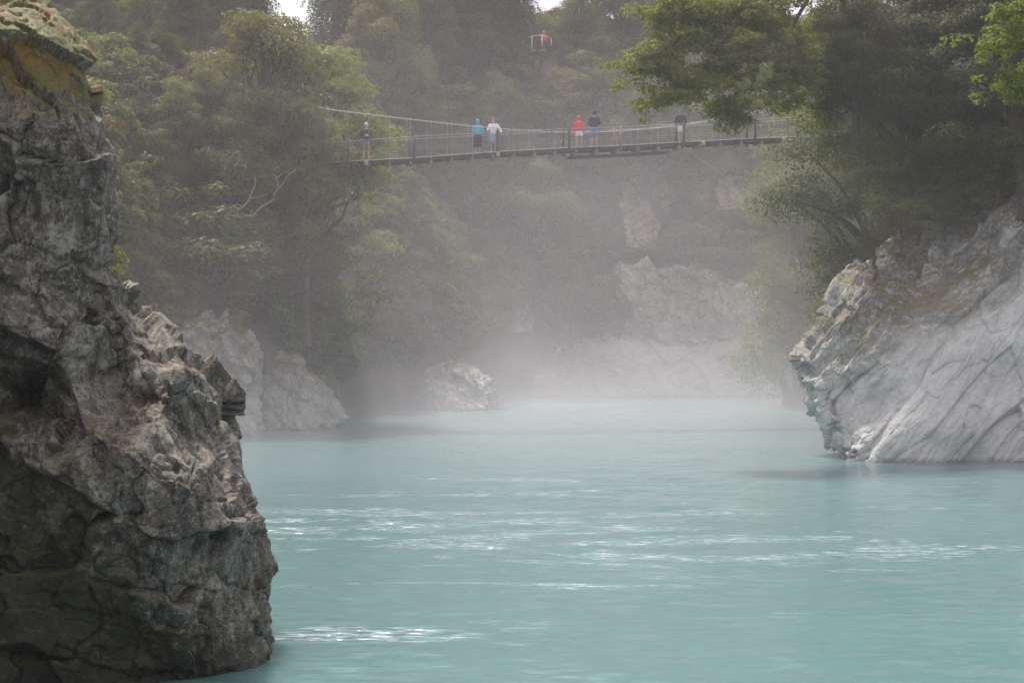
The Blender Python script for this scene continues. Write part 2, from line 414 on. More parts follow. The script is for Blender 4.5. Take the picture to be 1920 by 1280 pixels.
# ------------------------------------------------------------------ terrain
RIVER = np.array([(-9, -9), (-8, 4), (-7, 14), (-7, 24), (-10, 36), (-13, 50), (-15.8, 62), (-14.6, 68.5), (-13.0, 72.6), (-10.6, 75.8), (-9.3, 77.6), (-9.0, 81.0), (-10.0, 91), (-6.5, 97), (-3, 101), (-1.5, 114),
                  (3, 118), (10, 119.5), (22, 120), (34, 122), (60, 130), (120, 142), (120, 120), (62, 108), (38, 100), (25, 93), (18.2, 88), (15.6, 82), (15.3, 77), (16.0, 69),
                  (17.0, 62), (18.5, 59.5), (25, 56.5), (36, 50), (40, 34), (34, 12), (22, -6), (5, -12)], float)
def river_dist(P):
    """distance to the river's edge, positive on land"""
    d = np.full(len(P), 1e9); inside = np.zeros(len(P), bool)
    for a, b in zip(RIVER, np.roll(RIVER, -1, axis=0)):
        ab = b - a; t = np.clip(((P - a) @ ab) / (ab @ ab), 0, 1)
        d = np.minimum(d, np.linalg.norm(P - (a + t[:, None] * ab), axis=1))
        c = ((a[1] > P[:, 1]) != (b[1] > P[:, 1]))
        xi = (b[0] - a[0]) * (P[:, 1] - a[1]) / (b[1] - a[1] + 1e-12) + a[0]
        inside ^= c & (P[:, 0] < xi)
    return np.where(inside, -d, d)

def sstep(a, b, x):
    t = np.clip((x - a) / (b - a), 0, 1); return t * t * (3 - 2 * t)

def height(X, Y):
    X = np.atleast_1d(np.asarray(X, float)); Y = np.atleast_1d(np.asarray(Y, float))
    P = np.stack([X, Y], 1); P3 = np.stack([X, Y, np.zeros_like(X)], 1)
    d = river_dist(P) + 0.9 * fbm(P3 / 6.0, 3, 31)
    left = sstep(4, -6, X) * sstep(112, 98, Y)
    right = sstep(11, 15, X) * sstep(112, 96, Y)
    far = 1 - np.maximum(left, right)
    cap = 19.0 * left + 19.0 * right + 33.0 * far
    gap = np.exp(-((X / np.maximum(Y, 20) + 0.133) / 0.026) ** 2) * sstep(78, 92, Y)      # a side valley opens to the sky
    cap = cap - left * 10.0 * sstep(62, 50, Y)
    cap = cap - gap * (5.0 * left + 17.0 * far)
    slope = 1.55 * left + 1.35 * right + 1.5 * far
    dp = np.maximum(d, 0)
    z = (4.6 + 3.0 * left) * (1 - np.exp(-dp / 0.9)) + slope * dp
    z = np.where(z < cap * 0.7, z, cap * 0.7 + cap * 0.3 * (1 - np.exp(-(z - cap * 0.7) / (cap * 0.3))))
    z = z + sstep(0.5, 5, dp) * (1.1 * fbm(P3 / 4.0, 4, 41) + 0.25 * fbm(P3 / 1.1, 3, 44))
    z = np.where(d < 0, -0.4 + np.maximum(d * 0.8, -3.0), z)
    return z

gx = np.arange(-64, 76.1, 0.8); gy = np.arange(-50, 176.1, 0.8)
GX, GY = np.meshgrid(gx, gy)
GZ = height(GX.ravel(), GY.ravel()).reshape(GX.shape)
ter = obj("gorge_terrain", mesh("gorge_terrain", np.stack([GX, GY, GZ], -1).reshape(-1, 3), grid_faces(*GX.shape), M['terrain'], True))
tag(ter, kind='structure')

def ground(X, Y):
    """terrain height and normal from the grid"""
    X = np.atleast_1d(X); Y = np.atleast_1d(Y)
    fx = np.clip((X + 64) / 0.8, 0, len(gx) - 1.001); fy = np.clip((Y + 50) / 0.8, 0, len(gy) - 1.001)
    i, j = fx.astype(int), fy.astype(int); u, v = fx - i, fy - j
    z00, z10, z01, z11 = GZ[j, i], GZ[j, i + 1], GZ[j + 1, i], GZ[j + 1, i + 1]
    z = z00 * (1 - u) * (1 - v) + z10 * u * (1 - v) + z01 * (1 - u) * v + z11 * u * v
    n = np.stack([-(z10 - z00) / 0.8, -(z01 - z00) / 0.8, np.ones_like(z)], 1)
    return z, n / np.linalg.norm(n, axis=1)[:, None]

# ------------------------------------------------------------------ water
def water_mat():
    m, nt, N, L, out = newmat("glacial_water")
    geo = N.new("ShaderNodeNewGeometry"); pos = geo.outputs["Position"]
    # silt clouds in the milky water
    n1 = nnoise(N, L, vscale(N, L, pos, (0.10, 0.05, 1)), 1.0, 4)
    col = ramp(N, L, n1, [(0.3, (0.096, 0.188, 0.194)), (0.7, (0.124, 0.228, 0.230))])
    p = N.new("ShaderNodeBsdfPrincipled"); L.new(col, p.inputs["Base Color"])
    p.subsurface_method = 'BURLEY'; p.inputs["Subsurface Weight"].default_value = 0.85; p.inputs["Subsurface Radius"].default_value = (0.8, 1.2, 1.2); p.inputs["Subsurface Scale"].default_value = 1.0
    p.inputs["IOR"].default_value = 1.333; p.inputs["Roughness"].default_value = 0.15
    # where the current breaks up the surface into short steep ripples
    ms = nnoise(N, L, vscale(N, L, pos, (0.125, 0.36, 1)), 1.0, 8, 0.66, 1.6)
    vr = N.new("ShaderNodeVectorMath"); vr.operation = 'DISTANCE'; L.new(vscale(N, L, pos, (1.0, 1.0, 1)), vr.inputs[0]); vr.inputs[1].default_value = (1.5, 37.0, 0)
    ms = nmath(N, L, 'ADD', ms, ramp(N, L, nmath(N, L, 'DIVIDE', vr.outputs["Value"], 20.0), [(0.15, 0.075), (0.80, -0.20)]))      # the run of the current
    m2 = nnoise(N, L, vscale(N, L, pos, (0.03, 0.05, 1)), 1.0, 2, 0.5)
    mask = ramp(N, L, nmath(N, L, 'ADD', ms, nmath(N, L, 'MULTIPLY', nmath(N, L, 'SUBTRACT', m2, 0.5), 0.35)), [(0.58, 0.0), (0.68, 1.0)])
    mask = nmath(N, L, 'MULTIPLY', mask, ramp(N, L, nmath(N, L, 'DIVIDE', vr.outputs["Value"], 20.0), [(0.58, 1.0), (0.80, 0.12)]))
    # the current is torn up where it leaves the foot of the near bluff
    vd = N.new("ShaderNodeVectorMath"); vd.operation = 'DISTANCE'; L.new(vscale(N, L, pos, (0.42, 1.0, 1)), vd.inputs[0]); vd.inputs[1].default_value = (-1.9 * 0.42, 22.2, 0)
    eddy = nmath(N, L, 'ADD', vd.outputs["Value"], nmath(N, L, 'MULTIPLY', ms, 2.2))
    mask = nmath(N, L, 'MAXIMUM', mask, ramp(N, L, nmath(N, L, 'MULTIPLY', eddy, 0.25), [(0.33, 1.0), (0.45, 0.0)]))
    def slope(sx, sy, det):
        n = N.new("ShaderNodeTexNoise"); n.inputs["Detail"].default_value = det; n.inputs["Roughness"].default_value = 0.6; n.inputs["Scale"].default_value = 1.0
        L.new(vscale(N, L, pos, (sx, sy, 1)), n.inputs["Vector"])
        v = N.new("ShaderNodeVectorMath"); v.operation = 'SUBTRACT'; L.new(n.outputs["Color"], v.inputs[0]); v.inputs[1].default_value = (0.5, 0.5, 0.5); return v.outputs[0]
    def vmul(a, b):
        v = N.new("ShaderNodeVectorMath"); v.operation = 'MULTIPLY'; L.new(a, v.inputs[0])
        if hasattr(b, 'node'): L.new(b, v.inputs[1])
        else: v.inputs[1].default_value = b
        return v.outputs[0]
    def vadd(a, b):
        v = N.new("ShaderNodeVectorMath"); v.operation = 'ADD'; L.new(a, v.inputs[0])
        if hasattr(b, 'node'): L.new(b, v.inputs[1])
        else: v.inputs[1].default_value = b
        return v.outputs[0]
    calm = vmul(slope(0.5, 1.3, 3), (0.14, 0.20, 0.0))
    mid = vmul(slope(2.2, 5.0, 4), (0.24, 0.36, 0.0))
    cmb = N.new("ShaderNodeCombineXYZ"); amp = nmath(N, L, 'MULTIPLY', mask, 2.6)
    L.new(nmath(N, L, 'MULTIPLY', mask, 1.0), cmb.inputs[0]); L.new(amp, cmb.inputs[1])
    rip = vmul(slope(2.6, 9.0, 2), cmb.outputs[0])
    tot = vadd(vadd(vadd(calm, mid), rip), (0, 0, 1))
    nz = N.new("ShaderNodeVectorMath"); nz.operation = 'NORMALIZE'; L.new(tot, nz.inputs[0])
    # broken white flecks: sky glints painted into the colour, foam beside the bluff
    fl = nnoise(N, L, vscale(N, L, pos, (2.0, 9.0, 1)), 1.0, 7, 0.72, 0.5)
    glint_foam = nmath(N, L, 'MULTIPLY', ramp(N, L, fl, [(0.52, 0.0), (0.60, 0.85)]), mask)
    L.new(mixc(N, L, glint_foam, col, (0.62, 0.68, 0.70)), p.inputs["Base Color"])
    L.new(nz.outputs[0], p.inputs["Normal"]); L.new(p.outputs[0], out.inputs[0])
    return m
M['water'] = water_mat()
wx = np.linspace(-40, 125, 30); wy = np.linspace(-45, 150, 40)
WX, WY = np.meshgrid(wx, wy)
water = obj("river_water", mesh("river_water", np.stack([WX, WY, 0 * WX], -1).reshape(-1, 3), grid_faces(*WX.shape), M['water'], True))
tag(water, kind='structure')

# ------------------------------------------------------------------ rock outcrops
def lay(pts, y):
    p = np.array(sorted(pts, key=lambda q: q[1]), float); return np.interp(y, p[:, 1], p[:, 0])

def left_rock():
    sil = [(20, -140), (38, -20), (60, 5), (125, 70), (160, 115), (186, 170), (184, 196), (206, 222), (214, 250), (214, 300), (202, 340), (210, 400), (210, 490),
           (238, 516), (260, 532), (262, 566), (290, 592), (345, 645), (400, 678), (428, 712), (446, 742), (440, 785), (452, 822), (458, 870), (476, 930), (506, 975), (520, 1065),
           (518, 1130), (527, 1180), (534, 1215), (548, 1260), (560, 1330), (575, 1500)]
    D = [(-200, 1290, 17.8), (0, 1290, 18.4), (200, 1290, 18.7), (380, 1275, 19.3), (470, 1240, 20.1), (534, 1215, 21.2), (430, 1400, 19.2), (200, 1450, 18.4), (0, 1450, 18.0),
         (0, 1000, 18.7), (200, 1000, 18.7), (300, 1000, 18.8), (400, 1010, 19.2), (470, 1000, 20.2), (508, 1000, 21.3), (300, 1150, 18.9), (420, 1150, 19.4), (490, 1130, 20.4),
         (60, 1130, 18.75), (150, 1180, 18.8), (100, 1060, 18.75), (200, 1130, 18.8), (20, 1230, 18.6),
         (0, 870, 18.8), (150, 870, 18.8), (280, 860, 18.9), (370, 850, 19.2), (425, 850, 19.6), (455, 850, 20.9),
         (180, 775, 19.3), (290, 775, 19.4), (60, 815, 19.3), (230, 800, 19.2),
         (100, 755, 20.9), (200, 745, 20.6), (20, 775, 20.9), (-60, 770, 20.6), (270, 745, 20.4),
         (0, 600, 19.3), (80, 640, 19.3), (150, 690, 19.6), (50, 715, 19.7), (-100, 650, 19.2), (170, 620, 20.2),
         (350, 710, 20.1), (425, 745, 21.3), (300, 660, 20.6), (390, 695, 20.9), (300, 600, 22.0), (275, 578, 22.4), (350, 650, 21.6), (410, 690, 21.9),
         (400, 800, 21.0), (360, 795, 20.7), (435, 800, 21.2),
         (200, 560, 20.1), (252, 550, 20.9), (120, 580, 20.2), (250, 640, 20.8), (220, 680, 20.5),
         (0, 480, 19.9), (100, 450, 20.0), (180, 450, 20.5), (208, 450, 21.5), (100, 300, 20.0), (175, 300, 20.4), (212, 280, 21.6), (0, 400, 20.6), (-100, 400, 20.0),
         (0, 240, 20.2), (150, 230, 20.4), (100, 140, 20.6), (60, 90, 20.5), (0, 130, 20.3), (60, 35, 21.3), (0, 10, 21.3), (120, 95, 21.4), (178, 190, 21.5), (-150, 100, 20.6), (0, -120, 23.5), (-200, -120, 22.5)]
    ny, nf, nb = 640, 330, 46
    py = np.linspace(-135, 1480, ny)
    R = lay(sil, py); R = R + 0.0 * rng.normal(0, 1, len(py))
    u = np.linspace(0, 1, nf) ** 0.9
    PX = -230 + (R[:, None] + 230) * u[None]; PY = np.repeat(py[:, None], nf, 1)
    Yd = 0.65 * facet2d(PX, PY, D, 105, 0.20, 0.5, 3) + 0.35 * facet2d(PX, PY, D, 56, 0.20, 1.2, 4)
    # the front rolls over at the outline
    e = np.clip((R[:, None] - PX) / 26.0, 0, 1)
    Yd = Yd + 0.75 * (1 - e) ** 2
    G = np.stack([(PX - CX) * Yd / FPX, Yd, CAMZ + (CY - PY) * Yd / FPX], -1)
    E = G[:, -1]
    t = (np.linspace(0, 1, nb + 1)[1:] ** 1.6) * 13.0
    back = np.stack([E[:, None, 0] - 0.38 * t[None] - 0.02 * t[None] ** 2, E[:, None, 1] + t[None], np.repeat(E[:, None, 2], nb, 1) - 0.0 * t[None]], -1)
    G = np.concatenate([G, back], 1)
    Nn = grid_normals(G)
    Nn = np.stack([smooth_grid(Nn[:, :, k], 40) for k in range(3)], -1); Nn /= np.linalg.norm(Nn, axis=2)[:, :, None] + 1e-9
    if Nn[ny // 2, nf // 2, 1] > 0: Nn = -Nn
    P = G.reshape(-1, 3)
    Q = P @ np.array([[1, 0, 0.25], [0, 1, 0], [-0.25, 0, 1]])        # tilted jointing
    d = 0.20 * blocks(Q, (1.3, 1.3, 1.0), 3, 0.9, 0.24, 0.03, 0.14)
    d += 0.055 * blocks(Q + 3.1, (0.62, 0.62, 0.55), 12, 1.0, 0.35, 0.07)
    d += 0.020 * blocks(Q + 7.7, (0.21, 0.21, 0.24), 22, 1.0, 0.35, 0.10)
    d += 0.042 * broken(Q + 4.0, (0.6, 0.6, 1.0), 41, 5, 0.55, 0.4, 0.05, 0.0)
    G2 = P + Nn.reshape(-1, 3) * (d - 0.05)[:, None]
    o = obj("rock_outcrop", mesh("rock_outcrop", G2, grid_faces(ny, nf + nb)[:, ::-1], M['rock_near'], False))
    tag(o, "tall dark lichen-covered rock bluff with mossy orange-green top rising from the near water", "rock")
    return o
left_rock()

def right_rock():
    sil = [(1800, 300), (1760, 340), (1690, 410), (1615, 470), (1600, 485), (1588, 500), (1562, 530), (1540, 572), (1515, 612), (1497, 640), (1485, 664), (1492, 690), (1502, 706), (1516, 730), (1513, 755), (1532, 786), (1550, 800), (1556, 838), (1574, 866), (1590, 890), (1620, 960)]
    D = [(1575, 866, 54.5), (1640, 866, 53.6), (1750, 868, 53.4), (1850, 866, 53.8), (1960, 866, 53.6), (2200, 880, 52.5), (1700, 960, 52.6), (2000, 960, 52.4),
         (1600, 815, 54.6), (1660, 800, 53.9), (1760, 800, 53.3), (1840, 800, 53.5), (1800, 745, 54.0), (1900, 770, 54.0), (1990, 760, 53.6),
         (1560, 790, 56.0), (1490, 665, 57.2), (1530, 700, 56.4), (1540, 640, 56.8), (1590, 620, 56.2), (1600, 700, 55.8), (1640, 760, 55.2), (1590, 520, 58.2), (1650, 560, 57.0),
         (1700, 640, 55.4), (1740, 680, 55.0), (1790, 600, 55.8), (1840, 545, 56.6), (1680, 720, 54.9), (1640, 780, 54.6),
         (1740, 570, 57.6), (1780, 520, 58.4), (1700, 540, 58.0), (1820, 480, 58.6), (1760, 420, 60.0), (1690, 480, 59.4), (1630, 440, 61), (1700, 340, 63), (1800, 360, 61.0),
         (1880, 620, 55.3), (1920, 580, 55.6), (1870, 690, 55.0), (1910, 500, 56.2), (1890, 420, 57.5), (1950, 480, 55.4), (1990, 560, 54.8), (1920, 340, 59.2), (2000, 380, 57.5), (2200, 500, 54), (2200, 700, 53), (2100, 300, 59)]
    ny, nf, nb = 430, 400, 36
    py = np.linspace(300, 945, ny)
    R = lay(sil, py) + 2.0 * np.interp(py, np.linspace(300, 945, 60), rng.normal(0, 1, 60))
    u = np.linspace(0, 1, nf) ** 1.15
    PX = R[:, None] + (2180 - R[:, None]) * u[None]; PY = np.repeat(py[:, None], nf, 1)
    Yd = 0.5 * smooth_grid(idw(PX, PY, D), 2) + 0.5 * facet2d(PX, PY, D, 58, 0.25, 0.9, 8)
    e = np.clip((PX - R[:, None]) / 30.0, 0, 1); Yd = Yd + 1.3 * (1 - e) ** 2
    G = np.stack([(PX - CX) * Yd / FPX, Yd, CAMZ + (CY - PY) * Yd / FPX], -1)
    E = G[:, 0]
    t = (np.linspace(0, 1, nb + 1)[1:] ** 1.5)[::-1] * 12.0
    back = np.stack([E[:, None, 0] + 0.45 * t[None], E[:, None, 1] + t[None], np.repeat(E[:, None, 2], nb, 1)], -1)
    G = np.concatenate([back, G], 1)
    Nn = grid_normals(G); Nn = np.stack([smooth_grid(Nn[:, :, k], 6) for k in range(3)], -1); Nn /= np.linalg.norm(Nn, axis=2)[:, :, None] + 1e-9
    if Nn[ny // 2, nf // 2, 1] > 0: Nn = -Nn
    P = G.reshape(-1, 3)
    # foliation dips down to the lower left: relief is stretched along it
    a = math.radians(40)
    al = P[:, 0] * math.sin(a) * 1.0 + P[:, 2] * math.cos(a); ac = P[:, 0] * math.cos(a) - P[:, 2] * math.sin(a)
    Q = np.stack([ac, P[:, 1] * 0.7, al * 0.28], 1)
    pale = sstep(11.5, 14.0, P[:, 0] + 0.35 * (4 - P[:, 2])) * sstep(7.4, 5.6, P[:, 2] - 0.25 * (P[:, 0] - 15))           # water-polished side
    d = (0.34 - 0.16 * pale) * blocks(Q, 1.7, 5, 1.0, 0.15, 0.05, 0.15, 2.5)
    d += (0.18 - 0.13 * pale) * blocks(Q + 3.3, 0.62, 15, 1.1, 0.2, 0.07, 0.15, 2.5)
    d += (0.22 - 0.13 * pale) * broken(Q, 1.1, 35, 6, 0.52, 0.3, 0.05, 0.0)
    d += (0.06 - 0.05 * pale) * blocks(P + 2.2, 0.42, 25, 1.0, 0.3, 0.1, 0.15, 2.5)
    d += 0.05 * fbm(Q * 1.3, 5, 71, 0.55, True)
    G2 = P + Nn.reshape(-1, 3) * (d - 0.08)[:, None]
    o = obj("rock_outcrop", mesh("rock_outcrop", G2, grid_faces(ny, nf + nb)[:, ::-1], M['rock_right'], False))
    tag(o, "pale grey water-polished rock headland with slanting slabs at the foot of the dark bush", "rock")
right_rock()

def face_rock(label, sil_l, sil_r, D, y0, y1, ny, nx, seed, sc, amp, mat='rock_far', roll=18.0, rolld=1.6, shear=0.5, depth=7.0, ragged=0.0):
    """a rock face between two outlines, with its sides carried back into the bank"""
    nb = 14
    py = np.linspace(y0, y1, ny)
    L_, R_ = lay(sil_l, py), lay(sil_r, py)
    u = np.linspace(0, 1, nx)
    PX = L_[:, None] + (R_ - L_)[:, None] * u[None]; PY = np.repeat(py[:, None], nx, 1)
    top = ragged * np.interp(u, np.linspace(0, 1, 11), np.random.default_rng(seed).random(11))          # uneven upper edge
    PY = PY + top[None] * (1 - np.linspace(0, 1, ny))[:, None] ** 1.5
    Yd = smooth_grid(idw(PX, PY, D, 3.2, 10), 2)
    e = np.clip(np.minimum(PX - L_[:, None], R_[:, None] - PX) / roll, 0, 1); Yd = Yd + rolld * (1 - e) ** 2
    G = np.stack([(PX - CX) * Yd / FPX, Yd, CAMZ + (CY - PY) * Yd / FPX], -1)
    t = (np.linspace(0, 1, nb + 1)[1:] ** 1.4) * depth
    bl = np.stack([G[:, :1, 0] + 0.3 * t[None, ::-1], G[:, :1, 1] + t[None, ::-1], np.repeat(G[:, :1, 2], nb, 1)], -1)
    br = np.stack([G[:, -1:, 0] - 0.3 * t[None], G[:, -1:, 1] + t[None], np.repeat(G[:, -1:, 2], nb, 1)], -1)
    G = np.concatenate([bl, G, br], 1)
    Nn = grid_normals(G); Nn = np.stack([smooth_grid(Nn[:, :, k], 4) for k in range(3)], -1); Nn /= np.linalg.norm(Nn, axis=2)[:, :, None] + 1e-9
    if Nn[ny // 2, nx // 2 + nb, 1] > 0: Nn = -Nn
    P = G.reshape(-1, 3)
    Q = np.stack([P[:, 0] + shear * P[:, 2], P[:, 1], P[:, 2] * 0.8 - shear * 0.4 * P[:, 0]], 1)
    d = amp * 0.8 * blocks(Q, sc, seed, 0.9, 0.25, 0.04, 0.12, 3) + amp * 0.35 * blocks(Q + 2, sc * 0.38, seed + 5, 1.0, 0.3, 0.06, 0.12, 3)
    d += amp * 0.6 * broken(Q, sc, seed, 6, 0.52, 0.4, 0.05, 0.0)
    d += amp * 0.15 * fbm(P / sc * 2.2, 5, seed + 30, 0.6, True)
    o = obj("river_rock", mesh("river_rock", P + Nn.reshape(-1, 3) * d[:, None], grid_faces(ny, nx + 2 * nb)[:, ::-1], M[mat], False))
    tag(o, label, "rock")

# far cliff beyond the pool: upper warm face and the washed band at the water
face_rock("warm buff cliff face above the washed ledge on the far bank", [(1135, 440), (1150, 500), (1165, 560), (1170, 620), (1185, 660), (1200, 700)], [(1290, 440), (1330, 490), (1440, 540), (1470, 600), (1470, 650), (1470, 700)],
          [(1150, 520, 119.5), (1240, 520, 119), (1200, 600, 118.3), (1300, 600, 118.6), (1400, 600, 118.0), (1450, 560, 119.5), (1300, 660, 119.8), (1420, 670, 119.2), (1200, 660, 119.6), (1250, 480, 121), (1250, 440, 124)], 478, 700, 150, 170, 101, 2.6, 0.5, ragged=30)
face_rock("long pale water-washed rock ledge along the far bank", [(925, 610), (930, 680), (905, 720), (895, 750), (880, 800)], [(1560, 610), (1580, 700), (1600, 750), (1600, 800)],
          [(900, 748, 116.6), (1000, 745, 116.2), (1100, 746, 115.8), (1300, 743, 115.6), (1500, 742, 115.8), (1590, 744, 116), (1000, 690, 117.6), (1150, 670, 117.2), (1250, 690, 117.6), (1400, 670, 116.9), (1500, 650, 117.6), (940, 660, 118.6), (1080, 640, 119.2), (1300, 625, 119.6), (1400, 625, 119.5), (1320, 735, 117.2), (1000, 800, 115.5), (1400, 800, 115)], 622, 790, 120, 360, 131, 2.4, 0.45, ragged=30)
face_rock("small pale jagged rock knob beside the middle of the far bank", [(835, 672), (800, 690), (785, 715), (800, 760), (795, 790)], [(850, 672), (895, 690), (925, 715), (930, 750), (940, 790)],
          [(850, 690, 95.6), (800, 730, 95), (860, 730, 93.8), (910, 730, 95), (860, 772, 93.2), (920, 775, 94), (800, 775, 94.4)], 674, 790, 70, 90, 151, 1.3, 0.35, 'rock_bank', ragged=25)
face_rock("pale fractured rock wall half hidden behind the near bluff", [(330, 560), (330, 620), (330, 840)], [(425, 560), (445, 600), (478, 625), (482, 660), (492, 700), (482, 740), (488, 790), (494, 840)],
          [(400, 620, 70), (470, 640, 71), (400, 700, 69), (480, 700, 70), (400, 760, 68.6), (480, 780, 69), (400, 830, 67.5), (480, 830, 68), (330, 700, 68)], 565, 850, 120, 80, 171, 1.9, 0.38, 'rock_bank', ragged=40)
face_rock("misty rock spur with stepped right edge running down to the water", [(480, 600), (490, 700), (488, 840)], [(528, 600), (545, 650), (580, 690), (610, 720), (635, 752), (655, 780), (650, 800), (640, 840)],
          [(500, 650, 76), (540, 660, 76.5), (500, 720, 74.5), (560, 720, 74.2), (590, 720, 75.5), (500, 790, 73), (570, 790, 73), (640, 780, 75.6), (600, 820, 73.2), (500, 830, 72)], 605, 845, 120, 110, 191, 1.7, 0.4, 'rock_bank', ragged=30)

# bare rock breaking through the bush of the far slope
def hit(px, py, y0=98.0):
    for Y in np.arange(y0, 156, 0.2):
        q = at(px, py, Y)
        if ground(q[:1], q[1:2])[0][0] > q[2]: return float(Y)
    return 140.0
SCARS = []
def scar(label, l, r, y0, y1, seed, sc, amp):
    P_ = [(x, y, hit(x, y) - 0.9) for y in np.linspace(y0, y1, 5) for x in np.linspace(lay(l, y), lay(r, y), 4)]
    face_rock(label, l, r, P_, y0, y1, 70, 60, seed, sc, amp, 'rock_far', 8.0, 1.2, 0.3, 4.0, ragged=14)
    for x, y, d in P_: SCARS.append((at(x, y, d + 0.9), 0.75))
scar("bare buff rock scar in the bush just above the hooded pair on the footbridge", [(1125, 170), (1112, 200), (1118, 250)], [(1165, 170), (1196, 200), (1190, 250)], 172, 250, 301, 1.3, 0.4)
scar("pale upright rock step in the bush below the middle of the footbridge", [(1165, 330), (1160, 400), (1172, 470)], [(1225, 330), (1262, 380), (1225, 470)], 338, 465, 311, 1.6, 0.45)
scar("pale broken outcrop under the deck's far end, beside the stay cable", [(1345, 320), (1330, 350), (1345, 395)], [(1465, 318), (1475, 350), (1440, 395)], 322, 392, 321, 1.4, 0.45)
scar("small pinkish rock patch low on the far slope above the ledge", [(945, 570), (940, 590), (955, 622)], [(985, 570), (1005, 595), (995, 622)], 572, 622, 331, 1.1, 0.3)

# ------------------------------------------------------------------ foliage building blocks
def leafquads(C, Nrm, ln, wd, T=None):
    n = len(C)
    Nrm = Nrm / (np.linalg.norm(Nrm, axis=1)[:, None] + 1e-9)
    if T is None: T = rng.normal(size=(n, 3))
    T = T - (T * Nrm).sum(1)[:, None] * Nrm; T /= np.linalg.norm(T, axis=1)[:, None] + 1e-9
    B = np.cross(Nrm, T)
    ln = np.broadcast_to(ln, (n,))[:, None]; wd = np.broadcast_to(wd, (n,))[:, None]
    V = np.stack([C - T * ln, C - B * wd + Nrm * wd * 0.35, C + T * ln, C + B * wd + Nrm * wd * 0.35], 1).reshape(-1, 3)
    return V, np.arange(n * 4).reshape(n, 4)

def unit(n):
    v = rng.normal(size=(n, 3)); return v / np.linalg.norm(v, axis=1)[:, None]

def clump_leaves(centers, radii, per, ln, wd, up=0.5, jitter=0.8, flat=0.6):
    """leaf shells round clump centres; per = leaves for each square metre of shell"""
    Cs, Ns, Sz = [], [], []
    for c, r in zip(centers, radii):
        k = max(8, int(per * r * r * 4))
        d = unit(k); d[:, 2] = np.where((d[:, 2] < -0.2) & (rng.random(k) < 0.6), -d[:, 2], d[:, 2])
        rr = r * (0.55 + 0.5 * rng.random(k) ** 0.6) * (1 + 0.28 * vnoise(d * 2.2 + c[None] * 3.1, 5))
        p = c + d * rr[:, None] * np.array([1, 1, flat])
        Cs.append(p); Ns.append(d + np.array([0, 0, up * 0.7]) + jitter * rng.normal(size=(k, 3)) * 0.38)
        Sz.append(0.7 + 0.6 * rng.random(k))
    C, Nn, S = np.concatenate(Cs), np.concatenate(Ns), np.concatenate(Sz)
    return leafquads(C, Nn, ln * S, wd * S)

def wander(a, b, n, amp, sag=0.0):
    t = np.linspace(0, 1, n)[:, None]
    p = np.array(a) * (1 - t) + np.array(b) * t
    w = np.cumsum(rng.normal(size=(n, 3)), 0); w -= t * w[-1]
    return p + amp * w / math.sqrt(n) + np.array([0, 0, 1.0]) * sag * (t * (1 - t))

def broadleaf(h, rad, nclump, per, ln, wd, mat, trunkfrac=0.42, flat=0.6, lean=0.0, bark='bark', seed=0):
    """-> (trunk mesh, crown mesh), foot at origin"""
    tb = MB()
    top = np.array([lean * h, 0, h * 0.86])
    tr = wander((0, 0, -0.6), top, 10, 0.05 * h)
    tb.tube(tr, np.linspace(0.035 * h, 0.008 * h, 10), 7)
    cs, rs = [], []
    for k in range(nclump):
        f = trunkfrac + (1 - trunkfrac) * rng.random() ** 0.8
        env = rad * (0.35 + 0.65 * math.sin(math.pi * min(1, (f - trunkfrac) / (1 - trunkfrac) * 0.85 + 0.15))) * (0.7 + 0.5 * rng.random())
        a = rng.random() * 2 * math.pi; q = env * (0.35 + 0.65 * rng.random() ** 0.5)
        base = tr[min(9, int(f * 9))]
        c = np.array([base[0] + q * math.cos(a), base[1] + q * math.sin(a), f * h * (0.98 - 0.1 * q / rad)])
        cs.append(c); rs.append(rad * (0.20 + 0.20 * rng.random()))
        if k % 2 == 0:
            j = max(2, min(8, int(f * 9 * 0.7)))
            tb.tube(wander(tr[j], c, 6, 0.06 * h, 0.05 * h), np.linspace(0.012 * h, 0.003 * h, 6), 5)
    V, F = clump_leaves(cs, rs, per, ln, wd, 0.5, 0.9, flat)
    return tb.mesh("trunk", M[bark], True), mesh("crown", V, F, M[mat])

def conifer(h, rad, per, mat='leaf_dark'):
    """rimu: dark weeping sprays on an upright stem"""
    tb = MB()
    tr = wander((0, 0, -0.6), (0, 0, h), 12, 0.015 * h)
    tb.tube(tr, np.linspace(0.03 * h, 0.004 * h, 12), 7)
    C, T = [], []
    for k in range(90):
        f = 0.14 + 0.86 * rng.random()
        r = rad * (1 - f) ** 0.55 * (0.5 + 0.6 * rng.random()) + 0.35
        a = rng.random() * 2 * math.pi
        b = np.array([0, 0, f * h]); tip = b + np.array([r * math.cos(a), r * math.sin(a), 0.12 * r])
        if k % 3 == 0: tb.tube(wander(b, tip, 5, 0.03 * r, 0.2 * r), np.linspace(0.008 * h, 0.002 * h, 5), 4)
        for s in range(per):
            t = 0.3 + 0.75 * rng.random(); p0 = b * (1 - t) + tip * t + rng.normal(size=3) * 0.16 * rad
            L_ = (0.10 + 0.10 * rng.random()) * h * (0.6 + 0.4 * (1 - f)); m = max(3, int(L_ / 0.17))
            q = np.arange(m)[:, None] / m
            out = np.array([math.cos(a), math.sin(a), 0]) * 0.2 * rad
            C.append(p0 + out * q - np.array([0, 0, L_]) * q ** 1.3 + rng.normal(size=(m, 3)) * 0.05); T.append(np.tile([[0.15 * math.cos(a), 0.15 * math.sin(a), -1.0]], (m, 1)))
    C, T = np.concatenate(C), np.concatenate(T)
    V, F = leafquads(C, rng.normal(size=C.shape) + np.array([0, 0, 0.3]), 0.13, 0.05, T + 0.35 * rng.normal(size=C.shape))
    return tb.mesh("trunk", M['bark'], True), mesh("crown", V, F, M[mat])

